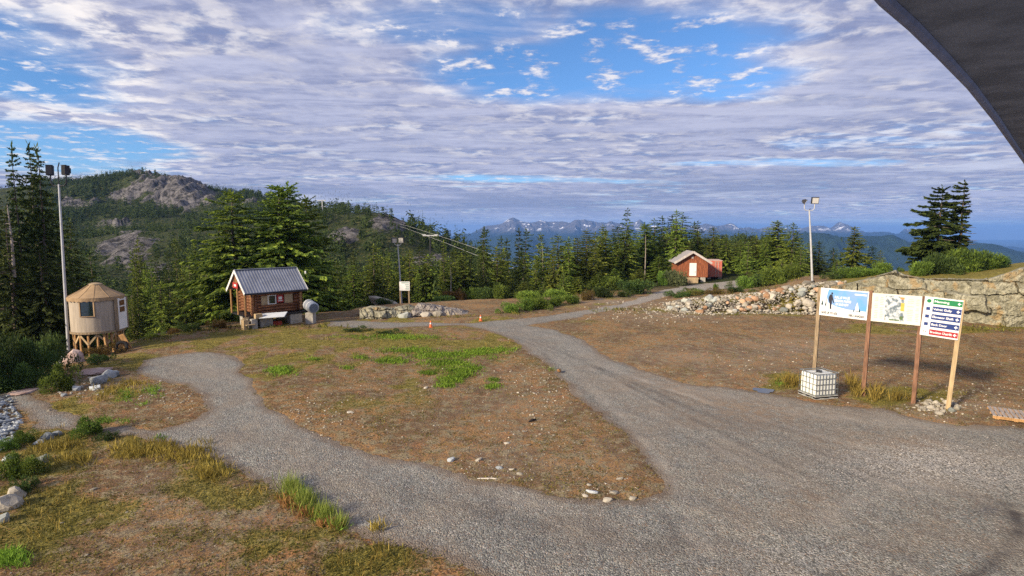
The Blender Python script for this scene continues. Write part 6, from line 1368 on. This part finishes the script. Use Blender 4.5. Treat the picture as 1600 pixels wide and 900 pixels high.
b_ = MB(); b_.tube([(0, 0, 0), (.3, .1, .08), (.6, .25, .02)], [.02, .02, .01], 6); o = b_.build('stick', mat('dark_stick', (.10, .07, .05), .9)); p = on_z(365, 762); o.location = (p.x, p.y, gz(p.x, p.y) + .02); tag(o, 'dark broken stick at the upper edge of the bare soil', 'stick')
rock_obj('stone', *on_z(873, 580)[:2], .05, (.22, .14, .12), mat('orange_rock', (.50, .26, .11), .9, var=.2, bump=.4), 'orange-tinted rock on the inner edge of the road bend', cat='stone')

# --- lodge eave over the camera
edge = [(1330, -60), (1380, -2), (1425, 38), (1470, 84), (1515, 132), (1555, 184), (1600, 250), (1650, 335)]
# the eave line: an underside 1.2 m above the camera, its edge bowed a little
hz_ = 1.2
E = [on_z(x, y, CAMH + hz_) for x, y in edge]
lod = empty('lodge_eave', (4.5, 3.0, CAMH + hz_), 0, 'dark underside of the lodge roof eave overhanging the picture corner', 'roof eave')
M_SOF = mat('dark_soffit', (.125, .110, .098), .85, var=.2, scale=3, bump=.5, bscale=30, coord='Object')
inn = [Vector((e.x + 5.0, e.y - 3.0, e.z)) for e in E]
mb = MB(); lo = [mb.bm.verts.new(e) for e in E] ; li = [mb.bm.verts.new(e) for e in inn]; ho_ = [mb.bm.verts.new(e + Vector((0, 0, .22))) for e in E]; hi_ = [mb.bm.verts.new(e + Vector((0, 0, .9))) for e in inn]
for k in range(len(E) - 1):
    mb.bm.faces.new((lo[k], lo[k + 1], li[k + 1], li[k])); mb.bm.faces.new((ho_[k], ho_[k + 1], hi_[k + 1], hi_[k])); mb.bm.faces.new((lo[k], lo[k + 1], ho_[k + 1], ho_[k])); mb.bm.faces.new((li[k], li[k + 1], hi_[k + 1], hi_[k]))
mb.bm.faces.new((lo[0], li[0], hi_[0], ho_[0])); mb.bm.faces.new((lo[-1], li[-1], hi_[-1], ho_[-1]))
o = mb.build('soffit', M_SOF); world_children(o, lod)
mb = MB(); mb.tube([e + Vector((.01, 0, -.005)) for e in E], .035, 8); o = mb.build('drip_edge', mat('grey_drip_edge', (.12, .11, .13), .6, .2)); world_children(o, lod)
bpy.context.view_layer.update()

# ------------------------------------------------------------------ one label each
ORD = 'leftmost second third fourth fifth sixth seventh eighth ninth tenth eleventh twelfth thirteenth fourteenth fifteenth sixteenth seventeenth eighteenth nineteenth twentieth'.split()
LAND = [(40, 'under the paired dark spires'), (100, 'level with the tall pole'), (155, 'above the yurt'), (205, 'below the purple rock slab'), (250, 'right of the rock slab'), (300, 'below the cliff end'), (345, 'left of the large sunlit fir'), (390, 'between the two big firs'), (440, 'over the cabin roof'),
        (490, 'right of the cabin'), (530, 'left of the middle hilltop'), (575, 'under the middle hilltop'), (625, 'near the small white sign'), (675, 'near the lift tower'), (725, 'below the lift cables'), (775, 'above the cones'), (825, 'at the twin dark spires'), (880, 'by the bare snag'), (930, 'above the road bend'), (985, 'left of the reddish snag'),
        (1040, 'left of the hut'), (1080, 'behind the hut'), (1125, 'behind the container'), (1170, 'right of the container'), (1215, 'at the broad crowned fir'), (1265, 'at the white pole'), (1310, 'above the ski poster'), (1400, 'above the map board')]
from collections import defaultdict
same = defaultdict(list)
for o in COL.objects:
    if o.parent is None and o.get('label') and o.get('group') and o.get('category') in ('conifer tree', 'shrub', 'boulder', 'stone'):
        l = o.location; px = 800 + F * l.x / max(l.y, 1); same[o['label']].append((px, o))
for lb, mem in same.items():
    if len(mem) < 2: continue
    sub_ = defaultdict(list)
    for px, o in mem:
        if len(mem) > 12 and o['category'] == 'conifer tree': key = min(LAND, key=lambda a: abs(a[0] - px))[1]
        else: key = ''
        sub_[key].append((px, o))
    short = {'pointed conifer in the sunlit belt of trees': 'belt conifer', 'slender conifer rising from the gully': 'gully conifer', 'small conifer on the slope of the rocky summit': 'small conifer on the summit slope', 'conifer in the dense valley forest between yurt and rocky summit': 'valley conifer', 'conifer in the forest around the log cabin, below the middle hill': 'conifer in forest',
             'conifer on the middle hill flank under the lift line': 'conifer on the middle hill', 'conifer in the dark trees left of the brown hut': 'conifer deep in the dark trees', 'small conifer on the low wooded rise behind the brown hut': 'small conifer on the wooded rise', 'small conifer below the ridge behind the rubble bank': 'small conifer below the blue ridge'}.get(lb, lb)
    for key, m_ in sub_.items():
        m_.sort(key=lambda a: a[0])
        for i, (px, o) in enumerate(m_):
            base = short if key else lb
            o['label'] = (base + (' ' + key if key else '') + ', ' + ORD[min(i, 19)] + (' from the left' if i else '')) if len(m_) > 1 else base + ' ' + key
